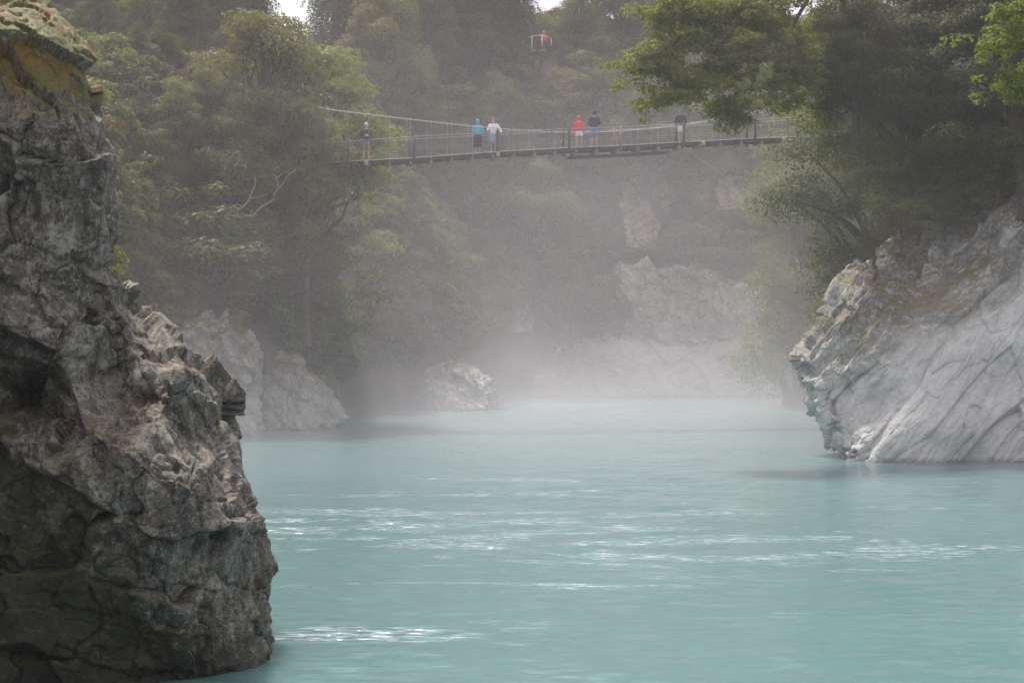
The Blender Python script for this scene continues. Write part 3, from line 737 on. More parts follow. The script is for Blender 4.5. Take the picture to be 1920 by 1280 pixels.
def treefern(h=3.2, nfr=16, L_=1.9):
    tb = MB(); tb.tube(wander((0, 0, -0.4), (0.2, 0, h), 8, 0.05), np.linspace(0.13, 0.10, 8), 7)
    C, Nn, T, S = [], [], [], []
    for k in range(nfr):
        a = 2 * math.pi * k / nfr + rng.normal() * 0.15; e = 0.5 + 0.35 * rng.random()
        t = np.linspace(0.05, 1, 26)
        x = L_ * t * (1 - 0.15 * t); z = L_ * (e * t - (0.75 + 0.35 * e) * t ** 2)
        p = np.stack([0.2 + x * math.cos(a), x * math.sin(a), h + z], 1)
        side = np.array([-math.sin(a), math.cos(a), 0]); w = 0.34 * np.sin(math.pi * np.clip(t * 0.9 + 0.1, 0, 1)) + 0.03
        tb.tube(p[::3], np.linspace(0.018, 0.006, len(p[::3])), 4)
        for sgn in (-1, 1):
            c = p + side * (sgn * w * 0.55)[:, None] if np.ndim(sgn * w) else p
            C.append(c); T.append(np.tile(side * sgn, (26, 1)) + np.array([0, 0, -0.25]) + 0.3 * np.array([math.cos(a), math.sin(a), 0])); Nn.append(np.tile([[0, 0, 1.0]], (26, 1)) + 0.15 * rng.normal(size=(26, 3))); S.append(w)
    C, Nn, T, S = map(np.concatenate, (C, Nn, T, S))
    V, F = leafquads(C, Nn, S * 0.6, 0.045, T)
    return tb.mesh("trunk", M['bark'], True), mesh("fronds", V, F, M['leaf_fern'])

# ------------------------------------------------------------------ thickets that clothe the slopes
BARE = []           # (x, y in the photograph's frame of reference, depth, radius m): rock and soil left open on the far slope
def bare(px, py, Y, r): BARE.append((at(px, py, Y), r))
for q in ((1145, 200, 128, 2.0), (1165, 225, 127, 1.6), (1190, 385, 121, 1.9), (1180, 430, 121, 1.5), (1240, 360, 122, 1.2), (1130, 370, 122, 1.3), (970, 585, 119, 1.7), (985, 610, 118, 1.2), (1430, 330, 121, 1.5), (1360, 390, 121, 1.0), (1225, 330, 123, 1.3), (1010, 110, 130, 0.7)):
    bare(*q)
for _Y in np.arange(118, 150, 0.2):        # the lookout's clearing
    _q = at(1000, 104, _Y)
    if ground(_q[:1], _q[1:2])[0][0] > _q[2]: break
BARE += SCARS
BARE.append((_q - np.array([0, 0.6, 0]), 2.8)); BARE.append((_q + np.array([0.6, -1.6, -1.4]), 2.0)); BARE.append((_q + np.array([0.2, -3.2, -4.0]), 1.6))

def spray_set(name, objs):
    c = bpy.data.collections.new(name)
    for k, me in enumerate(objs):
        o = bpy.data.objects.new(name, me); c.objects.link(o)
    return c

def spray_mesh(n, ln, wd, mat, flat=0.7, sub=9):
    cs = unit(sub) * np.array([1, 1, flat]) * (0.35 + 0.45 * rng.random((sub, 1))); rs = 0.28 + 0.26 * rng.random(sub)
    V, F = clump_leaves(cs, rs, n / (4 * (rs ** 2).sum()), ln, wd, 0.5, 1.0, 0.6)
    tb = MB()
    for c in cs[:5]: tb.tube(wander((0, 0, -0.5), c, 4, 0.1), np.linspace(0.02, 0.006, 4), 3)
    V2, F2 = np.concatenate(tb.v), np.concatenate(tb.f)
    me = mesh("spray", np.concatenate([V, V2]), np.concatenate([F, F2 + len(V)]), M[mat]); me.materials.append(M['bark'])
    mi = np.zeros(len(F) + len(F2), dtype=np.int32); mi[len(F):] = 1; me.polygons.foreach_set("material_index", mi)
    return me

def fern_mesh(mat):
    C, Nn, T, S = [], [], [], []
    for k in range(12):
        a = 2 * math.pi * k / 12 + rng.normal() * 0.2; L_ = 0.7 + 0.4 * rng.random(); e = 0.35 + 0.4 * rng.random()
        t = np.linspace(0.08, 1, 18); x = L_ * t * (1 - 0.2 * t); z = L_ * (e * t - (0.9 + 0.5 * e) * t ** 2)
        p = np.stack([x * math.cos(a), x * math.sin(a), z], 1); side = np.array([-math.sin(a), math.cos(a), 0]); w = 0.20 * np.sin(math.pi * np.clip(t * 0.9 + 0.1, 0, 1)) + 0.02
        for sg in (-1, 1):
            C.append(p + side * (sg * w * 0.55)[:, None]); T.append(np.tile(side * sg, (18, 1)) + np.array([0.3 * math.cos(a), 0.3 * math.sin(a), -0.25])); Nn.append(np.array([0, 0, 1.0]) + 0.15 * rng.normal(size=(18, 3))); S.append(w)
    C, Nn, T, S = map(np.concatenate, (C, Nn, T, S))
    V, F = leafquads(C, Nn, S * 0.6, 0.032, T)
    return mesh("fern", V, F, M[mat])

def scatter_group(coll, smin, smax, tilt):
    ng = bpy.data.node_groups.new("scatter", 'GeometryNodeTree')
    ng.interface.new_socket("Geometry", in_out='INPUT', socket_type='NodeSocketGeometry'); ng.interface.new_socket("Geometry", in_out='OUTPUT', socket_type='NodeSocketGeometry')
    N, L = ng.nodes, ng.links
    gi, go = N.new("NodeGroupInput"), N.new("NodeGroupOutput")
    ci = N.new("GeometryNodeCollectionInfo"); ci.inputs["Collection"].default_value = coll; ci.inputs["Separate Children"].default_value = True; ci.inputs["Reset Children"].default_value = True
    ip = N.new("GeometryNodeInstanceOnPoints"); ip.inputs["Pick Instance"].default_value = True
    r = N.new("FunctionNodeRandomValue"); r.data_type = 'FLOAT_VECTOR'; r.inputs[0].default_value = (-tilt, -tilt, 0); r.inputs[1].default_value = (tilt, tilt, 6.283)
    q = N.new("FunctionNodeRandomValue"); q.data_type = 'FLOAT'; q.inputs[2].default_value = smin; q.inputs[3].default_value = smax; q.inputs["Seed"].default_value = 5
    L.new(gi.outputs[0], ip.inputs["Points"]); L.new(ci.outputs[0], ip.inputs["Instance"]); L.new(r.outputs[0], ip.inputs["Rotation"]); L.new(q.outputs[1], ip.inputs["Scale"]); L.new(ip.outputs[0], go.inputs[0])
    return ng

def thicket(name, label, xr, yr, n, coll, smin, smax, zmin, test=None, tilt=0.4, lift=0.25):
    i0, i1 = np.searchsorted(gx, xr); j0, j1 = np.searchsorted(gy, yr)
    Z = GZ[j0:j1, i0:i1]; zx = (Z[:-1, 1:] - Z[:-1, :-1]) / 0.8; zy = (Z[1:, :-1] - Z[:-1, :-1]) / 0.8
    area = np.sqrt(1 + zx ** 2 + zy ** 2).ravel(); area[Z[:-1, :-1].ravel() < -0.5] = 0; cum = np.cumsum(area) / area.sum()
    P = []; tries = 0
    while sum(len(p) for p in P) < n and tries < 80:
        tries += 1
        q = np.minimum(np.searchsorted(cum, rng.random(6000)), len(cum) - 1)
        X = gx[i0 + q % zx.shape[1]] + 0.8 * rng.random(6000); Y = gy[j0 + q // zx.shape[1]] + 0.8 * rng.random(6000)
        z, nn = ground(X, Y)
        px = CX + FPX * X / Y; py = CY - FPX * (z - CAMZ) / Y
        keep = (px > -60) & (px < 1990) & (py > -150) & (nn[:, 1] < 0.3)
        keep &= z > zmin + 1.6 * fbm(np.stack([X, Y, z], 1) / 3.0, 2, 91)
        if test is not None: keep &= test(px, py, X, Y, z)
        for c, r in BARE: keep &= np.linalg.norm(np.stack([X, Y, z], 1) - c, axis=1) > r
        P.append(np.stack([X, Y, z], 1)[keep] + nn[keep] * lift)
    P = np.concatenate(P)[:n]
    me = bpy.data.meshes.new(name); me.vertices.add(len(P)); me.vertices.foreach_set("co", P.astype(np.float32).ravel()); me.update()
    o = obj(name, me); tag(o, label, "undergrowth", kind='stuff')
    md = o.modifiers.new("scatter", 'NODES'); md.node_group = scatter_group(coll, smin, smax, tilt)
    return o

SP_MID = spray_set("spray_mid", [spray_mesh(1050, 0.080, 0.040, 'leaf_mid') for _ in range(4)] + [spray_mesh(1000, 0.085, 0.036, 'leaf_dark') for _ in range(2)])
SP_LIGHT = spray_set("spray_light", [spray_mesh(1000, 0.080, 0.040, 'leaf_light') for _ in range(3)] + [spray_mesh(1000, 0.06, 0.024, 'leaf_rust')])
SP_FERN = spray_set("spray_fern", [fern_mesh('leaf_fern') for _ in range(3)])
def off_cliff(px, py, X, Y, z):      # the cliff and the washed ledge of the far bank stay bare
    return ~((py > 515 + 0.18 * np.abs(px - 1230)) & (px > 1160) & (px < 1455)) & ~((py > 630) & (px > 1040))
thicket("undergrowth", "olive bush thicket clothing the far slope behind the footbridge", (-26, 42), (98, 160), 2300, SP_MID, 0.8, 2.0, 3.4, off_cliff)
thicket("undergrowth", "yellow-green shrub foliage mixed through the far slope", (-26, 42), (98, 160), 900, SP_LIGHT, 0.7, 1.7, 4.0, off_cliff, 0.4, 0.5)
thicket("fern_cover", "ferns scattered low on the far slope", (-14, 40), (98, 130), 350, SP_FERN, 1.0, 1.8, 3.6, off_cliff, 0.6, 0.6)
thicket("undergrowth", "dark olive thicket on the misty bank behind the near bluff", (-40, -5), (44, 112), 1900, SP_MID, 0.6, 1.6, 3.2)
thicket("undergrowth", "yellow-green foliage mixed through the bank behind the bluff", (-40, -5), (44, 112), 500, SP_LIGHT, 0.6, 1.3, 4.0, None, 0.4, 0.5)
thicket("undergrowth", "dark thicket on the steep bank above the pale headland", (10, 40), (58, 98), 1500, SP_MID, 0.5, 1.3, 3.6)
thicket("fern_cover", "hanging fern cover on the bank left of the headland", (10, 26), (60, 98), 650, SP_FERN, 0.9, 1.6, 4.6, lambda px, py, X, Y, z: (px > 1380) & (px < 1660), 0.7, 0.6)
thicket("undergrowth", "hazy light green foliage under the end of the footbridge", (10, 26), (66, 98), 320, SP_LIGHT, 0.5, 1.1, 5.0, lambda px, py, X, Y, z: (px > 1380) & (px < 1700), 0.5, 0.6)

# ------------------------------------------------------------------ trees, each a thing of its own
PROTO = {}
def proto(key, fn, n=2):
    PROTO[key] = [fn() for _ in range(n)]
proto('broad', lambda: broadleaf(10, 3.0, 64, 90, 0.095, 0.048, 'leaf_mid', 0.12, 0.7), 3)
proto('light', lambda: broadleaf(9, 3.0, 60, 88, 0.095, 0.048, 'leaf_light', 0.15, 0.6, bark='bark'), 2)
proto('dark', lambda: broadleaf(11, 3.2, 64, 88, 0.10, 0.046, 'leaf_dark', 0.15, 0.7), 2)
proto('rimu', lambda: conifer(14, 2.6, 20), 2)
proto('shrub', lambda: broadleaf(4, 1.6, 34, 140, 0.068, 0.034, 'leaf_mid', 0.08), 2)
proto('lshrub', lambda: broadleaf(4, 1.6, 34, 135, 0.068, 0.034, 'leaf_light', 0.08, bark='bark'), 2)
proto('rust', lambda: broadleaf(4, 1.6, 30, 150, 0.055, 0.025, 'leaf_rust', 0.08), 1)
proto('fern', treefern, 2)
proto('neardark', lambda: broadleaf(11, 3.6, 90, 130, 0.065, 0.034, 'leaf_dark', 0.12, flat=0.5), 2)
proto('nearmid', lambda: broadleaf(9, 2.6, 70, 170, 0.055, 0.028, 'leaf_near', 0.08, flat=0.6), 2)
HGT = {'broad': 10, 'light': 9, 'dark': 11, 'rimu': 14, 'shrub': 4, 'lshrub': 4, 'rust': 4, 'fern': 4.0, 'neardark': 11, 'nearmid': 9}
NAME = {'broad': 'broadleaf_tree', 'light': 'broadleaf_tree', 'dark': 'broadleaf_tree', 'rimu': 'conifer_tree', 'shrub': 'shrub', 'lshrub': 'shrub', 'rust': 'shrub', 'fern': 'tree_fern', 'neardark': 'broadleaf_tree', 'nearmid': 'broadleaf_tree'}
_cnt = {}
HMAX = {'shrub': 1.6, 'lshrub': 1.6, 'rust': 1.6}
def tree(key, px, Y, ytop, label, group, wide=1.0, zbase=None, rz=None):
    X = (px - CX) * Y / FPX
    # stand it where the slope is high enough for a tree of natural size
    for step in range(60):
        z = ground(np.array([X]), np.array([Y]))[0][0] if zbase is None else zbase
        ztop = CAMZ + (CY - ytop) * Y / FPX
        if (ztop - z) < HGT[key] * HMAX.get(key, 1.35) or zbase is not None: break
        Y += 0.4; X = (px - CX) * Y / FPX
    else: print("TALL", key, px, ytop, round(ztop - z, 1), round(z, 1), label)
    h = max(1.5, ztop - z); s = h / HGT[key]
    k = _cnt.get(key, 0); _cnt[key] = k + 1
    tm, cmesh = PROTO[key][k % len(PROTO[key])]
    s2 = min(1.35, max(0.6, s ** 0.7)) * wide if key in ('rimu',) else s * wide
    e = empty(NAME[key], (X, Y, z - 0.1), rng.random() * 6.28 if rz is None else rz, (s2, s2, s))
    obj("trunk", tm, e); obj("fronds" if key == 'fern' else "crown", cmesh, e)
    cat = {'fern': 'tree fern', 'rimu': 'tree', 'shrub': 'shrub', 'lshrub': 'shrub', 'rust': 'shrub'}.get(key, 'tree')
    tag(e, label, cat, group)
    return e

GL, GF, GR = "trees on the bank behind the near bluff", "trees on the far hillside", "trees on the bank above the headland"
# bank behind the near bluff
tree('dark', 190, 84, -40, "dark tree showing directly above the mossy top of the bluff", GL)
tree('broad', 260, 78, 40, "olive broadleaf tree right beside the mossy top of the bluff", GL)
tree('dark', 345, 88, -60, "tall dark tree between the bluff top and the pale spreading tree", GL)
tree('rimu', 415, 94, -90, "tall dark weeping conifer rising behind the pale spreading tree", GL)
tree('rimu', 474, 98, -70, "dark weeping conifer at the edge of the sky gap, on its bluff side", GL)
tree('light', 492, 77, 28, "large pale green spreading tree with bare limbs showing, beside the sky gap", GL, 0.9)
tree('light', 578, 80, 72, "pale green tree just under the sky gap", GL)
tree('broad', 395, 76, 120, "olive tree in front of the tall dark tree, beside the pale spreading tree", GL)
tree('broad', 300, 72, 240, "misty olive tree halfway down the bank next to the bluff", GL)
tree('light', 574, 75.8, 190, "yellow-green tree hiding the end of the footbridge beside the balding man", GL, 0.6, 4.6)
tree('shrub', 545, 74, 260, "olive shrub on the bank just before the footbridge meets the trees", GL, 1.2)
tree('shrub', 470, 71, 285, "misty shrub behind the bleached dead branch", GL, 1.2)
tree('shrub', 370, 70, 330, "grey-green misty shrub between the bluff and the dead branch", GL, 1.3)
tree('lshrub', 665, 76, 335, "pale shrub below the deck under the balding man", GL, 1.0)
tree('shrub', 600, 74, 420, "misty shrub between the dead branch and the river rocks", GL, 1.2)
tree('broad', 235, 70, 300, "dim misty tree against the upright edge of the bluff", GL)
tree('dark', 215, 100, -70, "dark tree on the skyline above the bluff's mossy top, farther back", GL)
tree('broad', 275, 97, -50, "olive skyline tree next to the tall dark tree", GL)
tree('dark', 305, 104, -90, "second dark skyline tree between the bluff and the weeping conifers", GL)
tree('rimu', 375, 100, -110, "weeping conifer behind the tall dark tree", GL, 1.3)
tree('broad', 450, 92, 30, "olive tree at the foot of the paired weeping conifers", GL)
tree('broad', 330, 74, 150, "olive tree crowded against the tall dark tree's lower side", GL)
tree('broad', 440, 74, 215, "dim olive tree above the bleached dead branch", GL)
tree('broad', 515, 77, 185, "olive tree under the pale spreading tree, on the footbridge side", GL)
tree('dark', 365, 75, 165, "dark rounded tree in the middle of the bank behind the bluff", GL, 0.8)
tree('dark', 265, 73, 225, "dark small tree low beside the bluff's upright edge", GL, 0.8)
tree('rimu', 300, 80, 60, "slender dark weeping conifer among the olive trees beside the bluff", GL, 0.9)
# far hillside
tree('rimu', 628, 128, -90, "dark weeping conifer at the far edge of the sky gap", GF, 1.5)
tree('rimu', 672, 124, -70, "dark weeping conifer next to the bright leaning tree on the skyline", GF, 1.5)
tree('light', 722, 118, -20, "bright yellow-green tree leaning out from the skyline above the footbridge's balding man", GF, 0.9)
tree('dark', 790, 126, -60, "dark tall tree above the middle of the slope between two pale trees", GF)
tree('dark', 868, 128, -70, "dark full-crowned tree above the two women on the footbridge", GF)
tree('rimu', 928, 130, -100, "dark weeping conifer second in line from the lookout platform", GF, 1.6)
tree('rimu', 968, 133, -60, "dark weeping conifer standing next to the lookout platform", GF, 1.4)
tree('broad', 1078, 134, -30, "olive tree on the skyline just beyond the lookout platform", GF)
tree('broad', 1160, 132, -60, "olive tree on the skyline over the red-coated walker", GF)
tree('dark', 1250, 132, -60, "dark tree on the skyline behind the overhanging bough", GF)
tree('broad', 1350, 130, -60, "olive skyline tree seen through the overhanging bough", GF)
for _k, (_px, _key) in enumerate(((705, 'broad'), (755, 'dark'), (825, 'broad'), (900, 'dark'), (1118, 'dark'), (1205, 'broad'), (1300, 'dark'), (1400, 'broad'))):
    tree(_key, _px, 141, -95, ("olive", "dark")[_key == 'dark'] + " crown closing the far skyline, " + ("first", "second", "third", "fourth", "fifth", "sixth", "seventh", "eighth")[_k] + " along from the sky gap", GF, 1.1)
tree('lshrub', 655, 119, 140, "pale rounded shrub under the sky gap, above the footbridge cable", GF, 1.4)
tree('lshrub', 620, 116, 160, "pale shrub left of the rounded one beneath the sky gap", GF, 1.3)
tree('lshrub', 700, 117, 185, "yellow-green shrub over the cables near the balding man", GF, 1.3)
tree('broad', 780, 120, 105, "olive tree midway up the slope above the cables", GF)
tree('shrub', 850, 120, 150, "olive shrub above the woman in turquoise", GF, 1.5)
tree('fern', 893, 125, 62, "tree fern on a thin stem high on the slope above the two women", GF, 1.4)
tree('broad', 935, 123, 135, "olive tree below the lookout platform on its conifer side", GF)
tree('lshrub', 1062, 121, 128, "light green shrub just beneath the lookout platform", GF, 1.5)
tree('fern', 958, 124, 105, "tree fern at the corner of the lookout platform", GF, 1.2)
tree('lshrub', 1022, 119, 178, "pale feathery shrub between the lookout and the red-coated walker", GF, 1.5)
tree('shrub', 1110, 126, 95, "olive shrub on the slope above the bare clay scar", GF, 1.5)
tree('fern', 1078, 118, 185, "bright tree fern right behind the red-coated walker", GF, 1.2)
tree('broad', 1240, 124, 100, "dim tree on the far slope under the overhanging bough's tip", GF)
tree('shrub', 760, 116, 320, "misty shrub under the deck between the balding man and the women", GF, 1.5)
tree('lshrub', 830, 115, 395, "pale misty layered shrub hanging low on the far slope", GF, 1.5)
tree('rust', 905, 116, 300, "brownish half-dead shrub under the two women on the footbridge", GF, 1.3)
tree('broad', 1000, 118, 300, "misty tree under the middle of the footbridge", GF)
tree('shrub', 1090, 117, 520, "rounded shrub at the foot of the slope beside the buff cliff", GF, 1.5)
tree('lshrub', 1290, 119, 420, "pale green shrub on top of the buff cliff", GF, 1.3)
tree('shrub', 1400, 118, 430, "misty shrub over the edge of the buff cliff near the hanging ferns", GF, 1.4)
tree('rust', 760, 99, 640, "rust-tinged bush above the small jagged rock knob", GL, 1.3)
tree('shrub', 930, 117, 520, "misty shrub low on the far slope above the rock knob", GF, 1.5)
# bank above the headland
tree('nearmid', 1520, 80, 160, "tall hazy shrub tree where the footbridge enters the far side's bush", GR, 0.7)
tree('nearmid', 1550, 75, 250, "hazy yellow-green tree below the end of the footbridge deck", GR, 0.7)
tree('neardark', 1690, 68, 0, "dark tree behind the overhanging bough", GR, 1.0)
tree('neardark', 1740, 62, -60, "large dark tree filling the upper corner above the headland", GR, 1.0, 8.5)
tree('neardark', 1830, 60, -80, "large dark tree at the picture's upper edge beyond the headland rocks", GR, 1.0, 9.0)
tree('neardark', 1930, 57, -90, "dark tree leaning over the rocks at the picture's side edge", GR, 1.0, 9.0)
tree('neardark', 1600, 60, -60, "dark crown filling in behind the root of the overhanging bough", GR, 0.8, 11.5)
tree('nearmid', 1660, 65, 200, "dull green tree hanging over the top of the headland", GR, 1.0)
tree('nearmid', 1760, 62, 215, "dim green bush tree above the upper headland rocks", GR, 1.0)
tree('shrub', 1650, 60.5, 425, "small glossy-leaved shrub growing on the crest of the headland", GR, 1.0)
tree('shrub', 1700, 60.5, 430, "second small shrub on the headland crest, next to the moss bank", GR, 1.0)

def rooted(key, px, pbase, Y, ytop, label, wide=1.0):
    tree(key, px, Y, ytop, label, GR, wide, A0(px, pbase, Y))
def A0(x, y, Y): return CAMZ + (CY - y) * Y / FPX
rooted('shrub', 1745, 415, 59.3, 345, "low shrub rooted in the dark rock at the top of the headland", 1.3)
rooted('shrub', 1800, 390, 59.8, 310, "dark shrub between the mossy rocks and the largest dark trees", 1.3)
rooted('shrub', 1862, 385, 58.2, 300, "bush overhanging the upper headland rock close to the side edge", 1.3)
rooted('rust', 1690, 462, 58.7, 405, "brownish low bush on the moss bank of the headland", 1.2)
rooted('shrub', 1925, 365, 57.8, 280, "bush at the very side edge above the headland rock", 1.3)
rooted('shrub', 1640, 487, 58.0, 425, "grey-green tuft of shrub at the outer tip of the headland crest", 1.2)
rooted('lshrub', 1718, 445, 59.0, 375, "lighter green shrub in the middle of the headland crest", 1.2)
rooted('shrub', 1785, 425, 58.9, 355, "shrub hanging over the dark recess in the upper headland", 1.2)
rooted('neardark', 1880, 350, 60.0, 60, "dark leafy tree draped over the upper headland rock by the side edge", 0.7)
rooted('nearmid', 1840, 330, 61.5, 150, "dim green tree standing just above the headland rock", 0.9)
# ------------------------------------------------------------------ overhanging bough
def bough(name, label, limbs, sprays, leaf, per, ln, wd, rz=(0.28, 0.5), lich=None, keep=None, spread=1.0):
    e = empty(name, tuple(limbs[0][0]))
    off = np.array(limbs[0][0])
    tb = MB(); cs, rs = [], []
    for pts, r0, r1 in [(l, r[0], r[1]) for l, r in zip([np.array(q) for q in limbs], sprays)]:
        fine = []
        for a, b in zip(pts[:-1], pts[1:]): fine.append(wander(a, b, 7, 0.10)[:-1])
        fine.append(pts[-1:]); fine = np.concatenate(fine)
        tb.tube(fine - off, np.linspace(r0, r1, len(fine)), 6)
        n = len(fine)
        for k in range(n // 4, n):
            for q in range(5):
                d = unit(1)[0] * np.array([1, 1, 0.45]); c = fine[k] + d * (0.2 + 0.95 * rng.random()) * spread
                if keep is not None and not keep(c): continue
                cs.append(c - off); rs.append(rng.uniform(*rz))
                if q == 0: tb.tube(wander(fine[k] - off, c - off, 4, 0.05), np.linspace(0.014, 0.005, 4), 4)
    tb.build("limb", M['bark'], e, True)
    V, F = clump_leaves(cs, rs, per, ln, wd, 0.6, 0.9, 0.5)
    obj("foliage", mesh("foliage", V, F, M[leaf]), e)
    if lich:
        LC, LR = [], []
        for p in lich:
            for k in range(5): LC.append(np.array(p) - off + rng.normal(size=3) * np.array([0.12, 0.1, 0.16])); LR.append(0.09 + 0.09 * rng.random())
        V, F = clump_leaves(LC, LR, 1500, 0.035, 0.012, -0.4, 1.2, 1.4)
        obj("hanging_lichen", mesh("hanging_lichen", V, F, M['lichen']), e)
    tag(e, label, "tree")
    return e
A = at
D1 = 46
L1 = [A(1620, -180, 62.0), A(1500, -40, 59.5), A(1410, 10, 58.3), A(1300, 60, 57.0), A(1225, 110, 55.8), A(1180, 140, 55.8)]
L2 = [A(1500, -40, 59.5), A(1420, 10, 58.3), A(1380, 55, 57.0), A(1310, 140, 56.4), A(1265, 185, 55.8), A(1228, 205, 55.8)]
L3 = [A(1540, -60, 60.8), A(1490, 40, 58.9), A(1480, 120, 58.3), A(1430, 160, 57.7), A(1370, 205, 57.0), A(1338, 240, 57.0)]
L5 = [A(1500, -60, 59.5), A(1452, 40, 58.3), A(1405, 105, 57.7), A(1352, 135, 57.0)]
L6 = [A(1570, -80, 62.0), A(1535, 50, 60.8), A(1505, 140, 59.5), A(1468, 190, 58.9)]
L7 = [A(1600, -60, 63.2), A(1570, 60, 62.0), A(1560, 160, 61.4), A(1530, 230, 60.8)]
L4 = [A(1410, 10, 58.3), A(1340, 20, 57.0), A(1280, 15, 56.4), A(1235, 30, 55.8)]
bough("overhanging_bough", "sunlit leafy bough hanging over the footbridge from the upper corner", [L1, L2, L3, L4, L5, L6, L7], [(0.11, 0.012), (0.07, 0.010), (0.08, 0.012), (0.05, 0.01), (0.05, 0.01), (0.07, 0.01), (0.07, 0.01)], 'leaf_bough', 105, 0.070, 0.038, (0.27, 0.55),
      [A(1345, 170, 55.8), A(1400, 160, 55.8), A(1425, 145, 55.8), A(1440, 125, 55.8), A(1480, 70, 57.0), A(1390, 185, 55.8)],
      lambda c: not (c[0] / c[1] * FPX + CX > 1225 and c[0] / c[1] * FPX + CX < 1325 and CY - (c[2] - CAMZ) / c[1] * FPX > 195), 1.24)
R1 = [A(2050, 20, 40), A(1960, 60, 39.5), A(1900, 70, 39), A(1862, 95, 39)]
R2 = [A(2050, 60, 40), A(1980, 130, 39.5), A(1920, 160, 39), A(1885, 180, 39)]
R3 = [A(2050, 0, 40), A(1960, 10, 39.5), A(1890, 20, 39)]
bough("overhanging_bough", "bright green leafy bough reaching in at the picture's upper side edge", [R1, R2, R3], [(0.05, 0.01), (0.05, 0.01), (0.05, 0.01)], 'leaf_fern', 120, 0.06, 0.034, (0.16, 0.32))

# bleached dead branch on the misty bank
def dead_branch():
    Y = 70.5; e = empty("dead_branch", tuple(A(420, 405, Y)))
    off = A(420, 405, Y); tb = MB()
    def seg(pts, r0, r1):
        p = np.array([A(x, y, Y + dy) for x, y, dy in pts]) - off
        f = np.concatenate([wander(a, b, 5, 0.05)[:-1] for a, b in zip(p[:-1], p[1:])] + [p[-1:]])
        tb.tube(f, np.linspace(r0, r1, len(f)), 6)
    seg([(390, 412, 2.5), (420, 405, 1.0), (455, 404, 0), (475, 404, 0), (490, 388, -.1), (512, 375, -.2), (513, 362, -.2), (530, 345, -.3), (545, 325, -.3), (556, 318, -.3)], 0.045, 0.012)
    seg([(438, 404, 0.3), (455, 388, 0.1), (468, 372, 0), (476, 350, 0), (478, 330, 0.1)], 0.05, 0.012)
    seg([(468, 372, 0), (485, 368, 0), (503, 365, -0.1)], 0.022, 0.008)
    seg([(521, 352, -0.2), (518, 333, -0.2), (511, 328, -0.2)], 0.028, 0.012)
    seg([(518, 332, -0.2), (528, 328, -.2), (542, 320, -.2)], 0.022, 0.008)
    seg([(514, 320, -0.2), (522, 312, -.2), (534, 304, -.2)], 0.018, 0.006)
    tb.build("limb", M['bark_dead'], e, True)
    tag(e, "bleached forked dead branch sticking out of the misty bank", "branch")
dead_branch()

# ------------------------------------------------------------------ footbridge
M['steel'] = plain("galvanised_cable", (0.46, 0.45, 0.45), 0.6, 0.15, 5, 0.0)
M['wire'] = plain("dull_wire", (0.16, 0.15, 0.15), 0.7, 0.15, 5)
M['timber_dark'] = plain("tarred_timber", (0.055, 0.048, 0.045), 0.8, 0.3, 6)
M['timber'] = plain("weathered_timber", (0.28, 0.20, 0.15), 0.85, 0.3, 6)
M['timber_end'] = plain("cut_timber_end", (0.46, 0.30, 0.22), 0.85, 0.2, 9)
M['white_post'] = plain("white_painted_timber", (0.80, 0.80, 0.78), 0.6, 0.05, 6)

def deck_pt(px):
    """deck level along the span (upper face, centre line)"""
    Y = np.interp(px, [520, 640, 1470, 1600], [76.4, 77.0, 81.8, 82.6])
    y = np.interp(px, [520, 650, 773, 928, 1060, 1158, 1275, 1408, 1470, 1600], [314, 305.5, 299, 287.5, 280, 276, 269.5, 262.5, 260.5, 255])
    return A(px, y, Y)
S = np.linspace(596, 1560, 120)
DK = np.array([deck_pt(p) for p in S])
dirb = DK[-1] - DK[0]; dirb[2] = 0; dirb /= np.linalg.norm(dirb); sideb = np.array([dirb[1], -dirb[0], 0.0])   # sideb points toward the camera
if sideb[1] > 0: sideb = -sideb
br = empty("footbridge", tuple(DK[0])); BO = DK[0]
tag(br, "long wire suspension footbridge with timber deck crossing the gorge", "bridge")
W2 = 0.55
mb = MB()
for a, b in zip(DK[:-1], DK[1:]): mb.bar(a - BO - np.array([0, 0, 0.03]), b - BO - np.array([0, 0, 0.03]), 2 * W2, 0.05)
mb.build("deck", M['timber_dark'], br)
for sgn in (1, -1):
    mb = MB()
    for a, b in zip(DK[:-1:3], DK[3::3]): mb.bar(a - BO + sideb * sgn * (W2 - 0.06) - np.array([0, 0, 0.115]), b - BO + sideb * sgn * (W2 - 0.06) - np.array([0, 0, 0.115]), 0.08, 0.11)
    mb.build("stringer", M['timber_dark'], br)
    ed = DK - BO + sideb * sgn * (W2 + 0.02) + np.array([0, 0, 0.02])
    MB().tube(ed, 0.016, 6).build("deck_edge_cable", M['steel'], br)
def maincable(px, lift):
    y = np.interp(px, [500, 560, 620, 700, 790, 880, 960, 1030, 1075, 1130, 1200, 1275, 1350, 1410, 1460, 1560], [188, 196, 206, 216, 226.5, 236.5, 243.5, 247.5, 248.5, 247.5, 243, 235, 224, 213, 202.5, 182])
    return y + lift
def rail_y(px): return np.interp(px, [500, 650, 773, 928, 1060, 1158, 1275, 1408, 1560], [276, 268, 258.5, 250.5, 244, 240.5, 235, 226.5, 219])
def depth_at(px): return np.interp(px, [520, 640, 1470, 1600], [76.4, 77.0, 81.8, 82.6])
def span(fn, rad, sgn, off=0.0, name="cable", x0=596, x1=1560):
    xs = np.linspace(x0, x1, 110)
    p = np.array([A(x, fn(x), depth_at(x)) for x in xs]) + sideb * sgn * (W2 + off) - BO
    MB().tube(p, rad, 6).build(name, M['steel'], br)
span(lambda x: maincable(x, 3.0), 0.016, 1, 0.04, "main_cable")
span(lambda x: maincable(x, -3.0), 0.016, -1, 0.04, "main_cable")
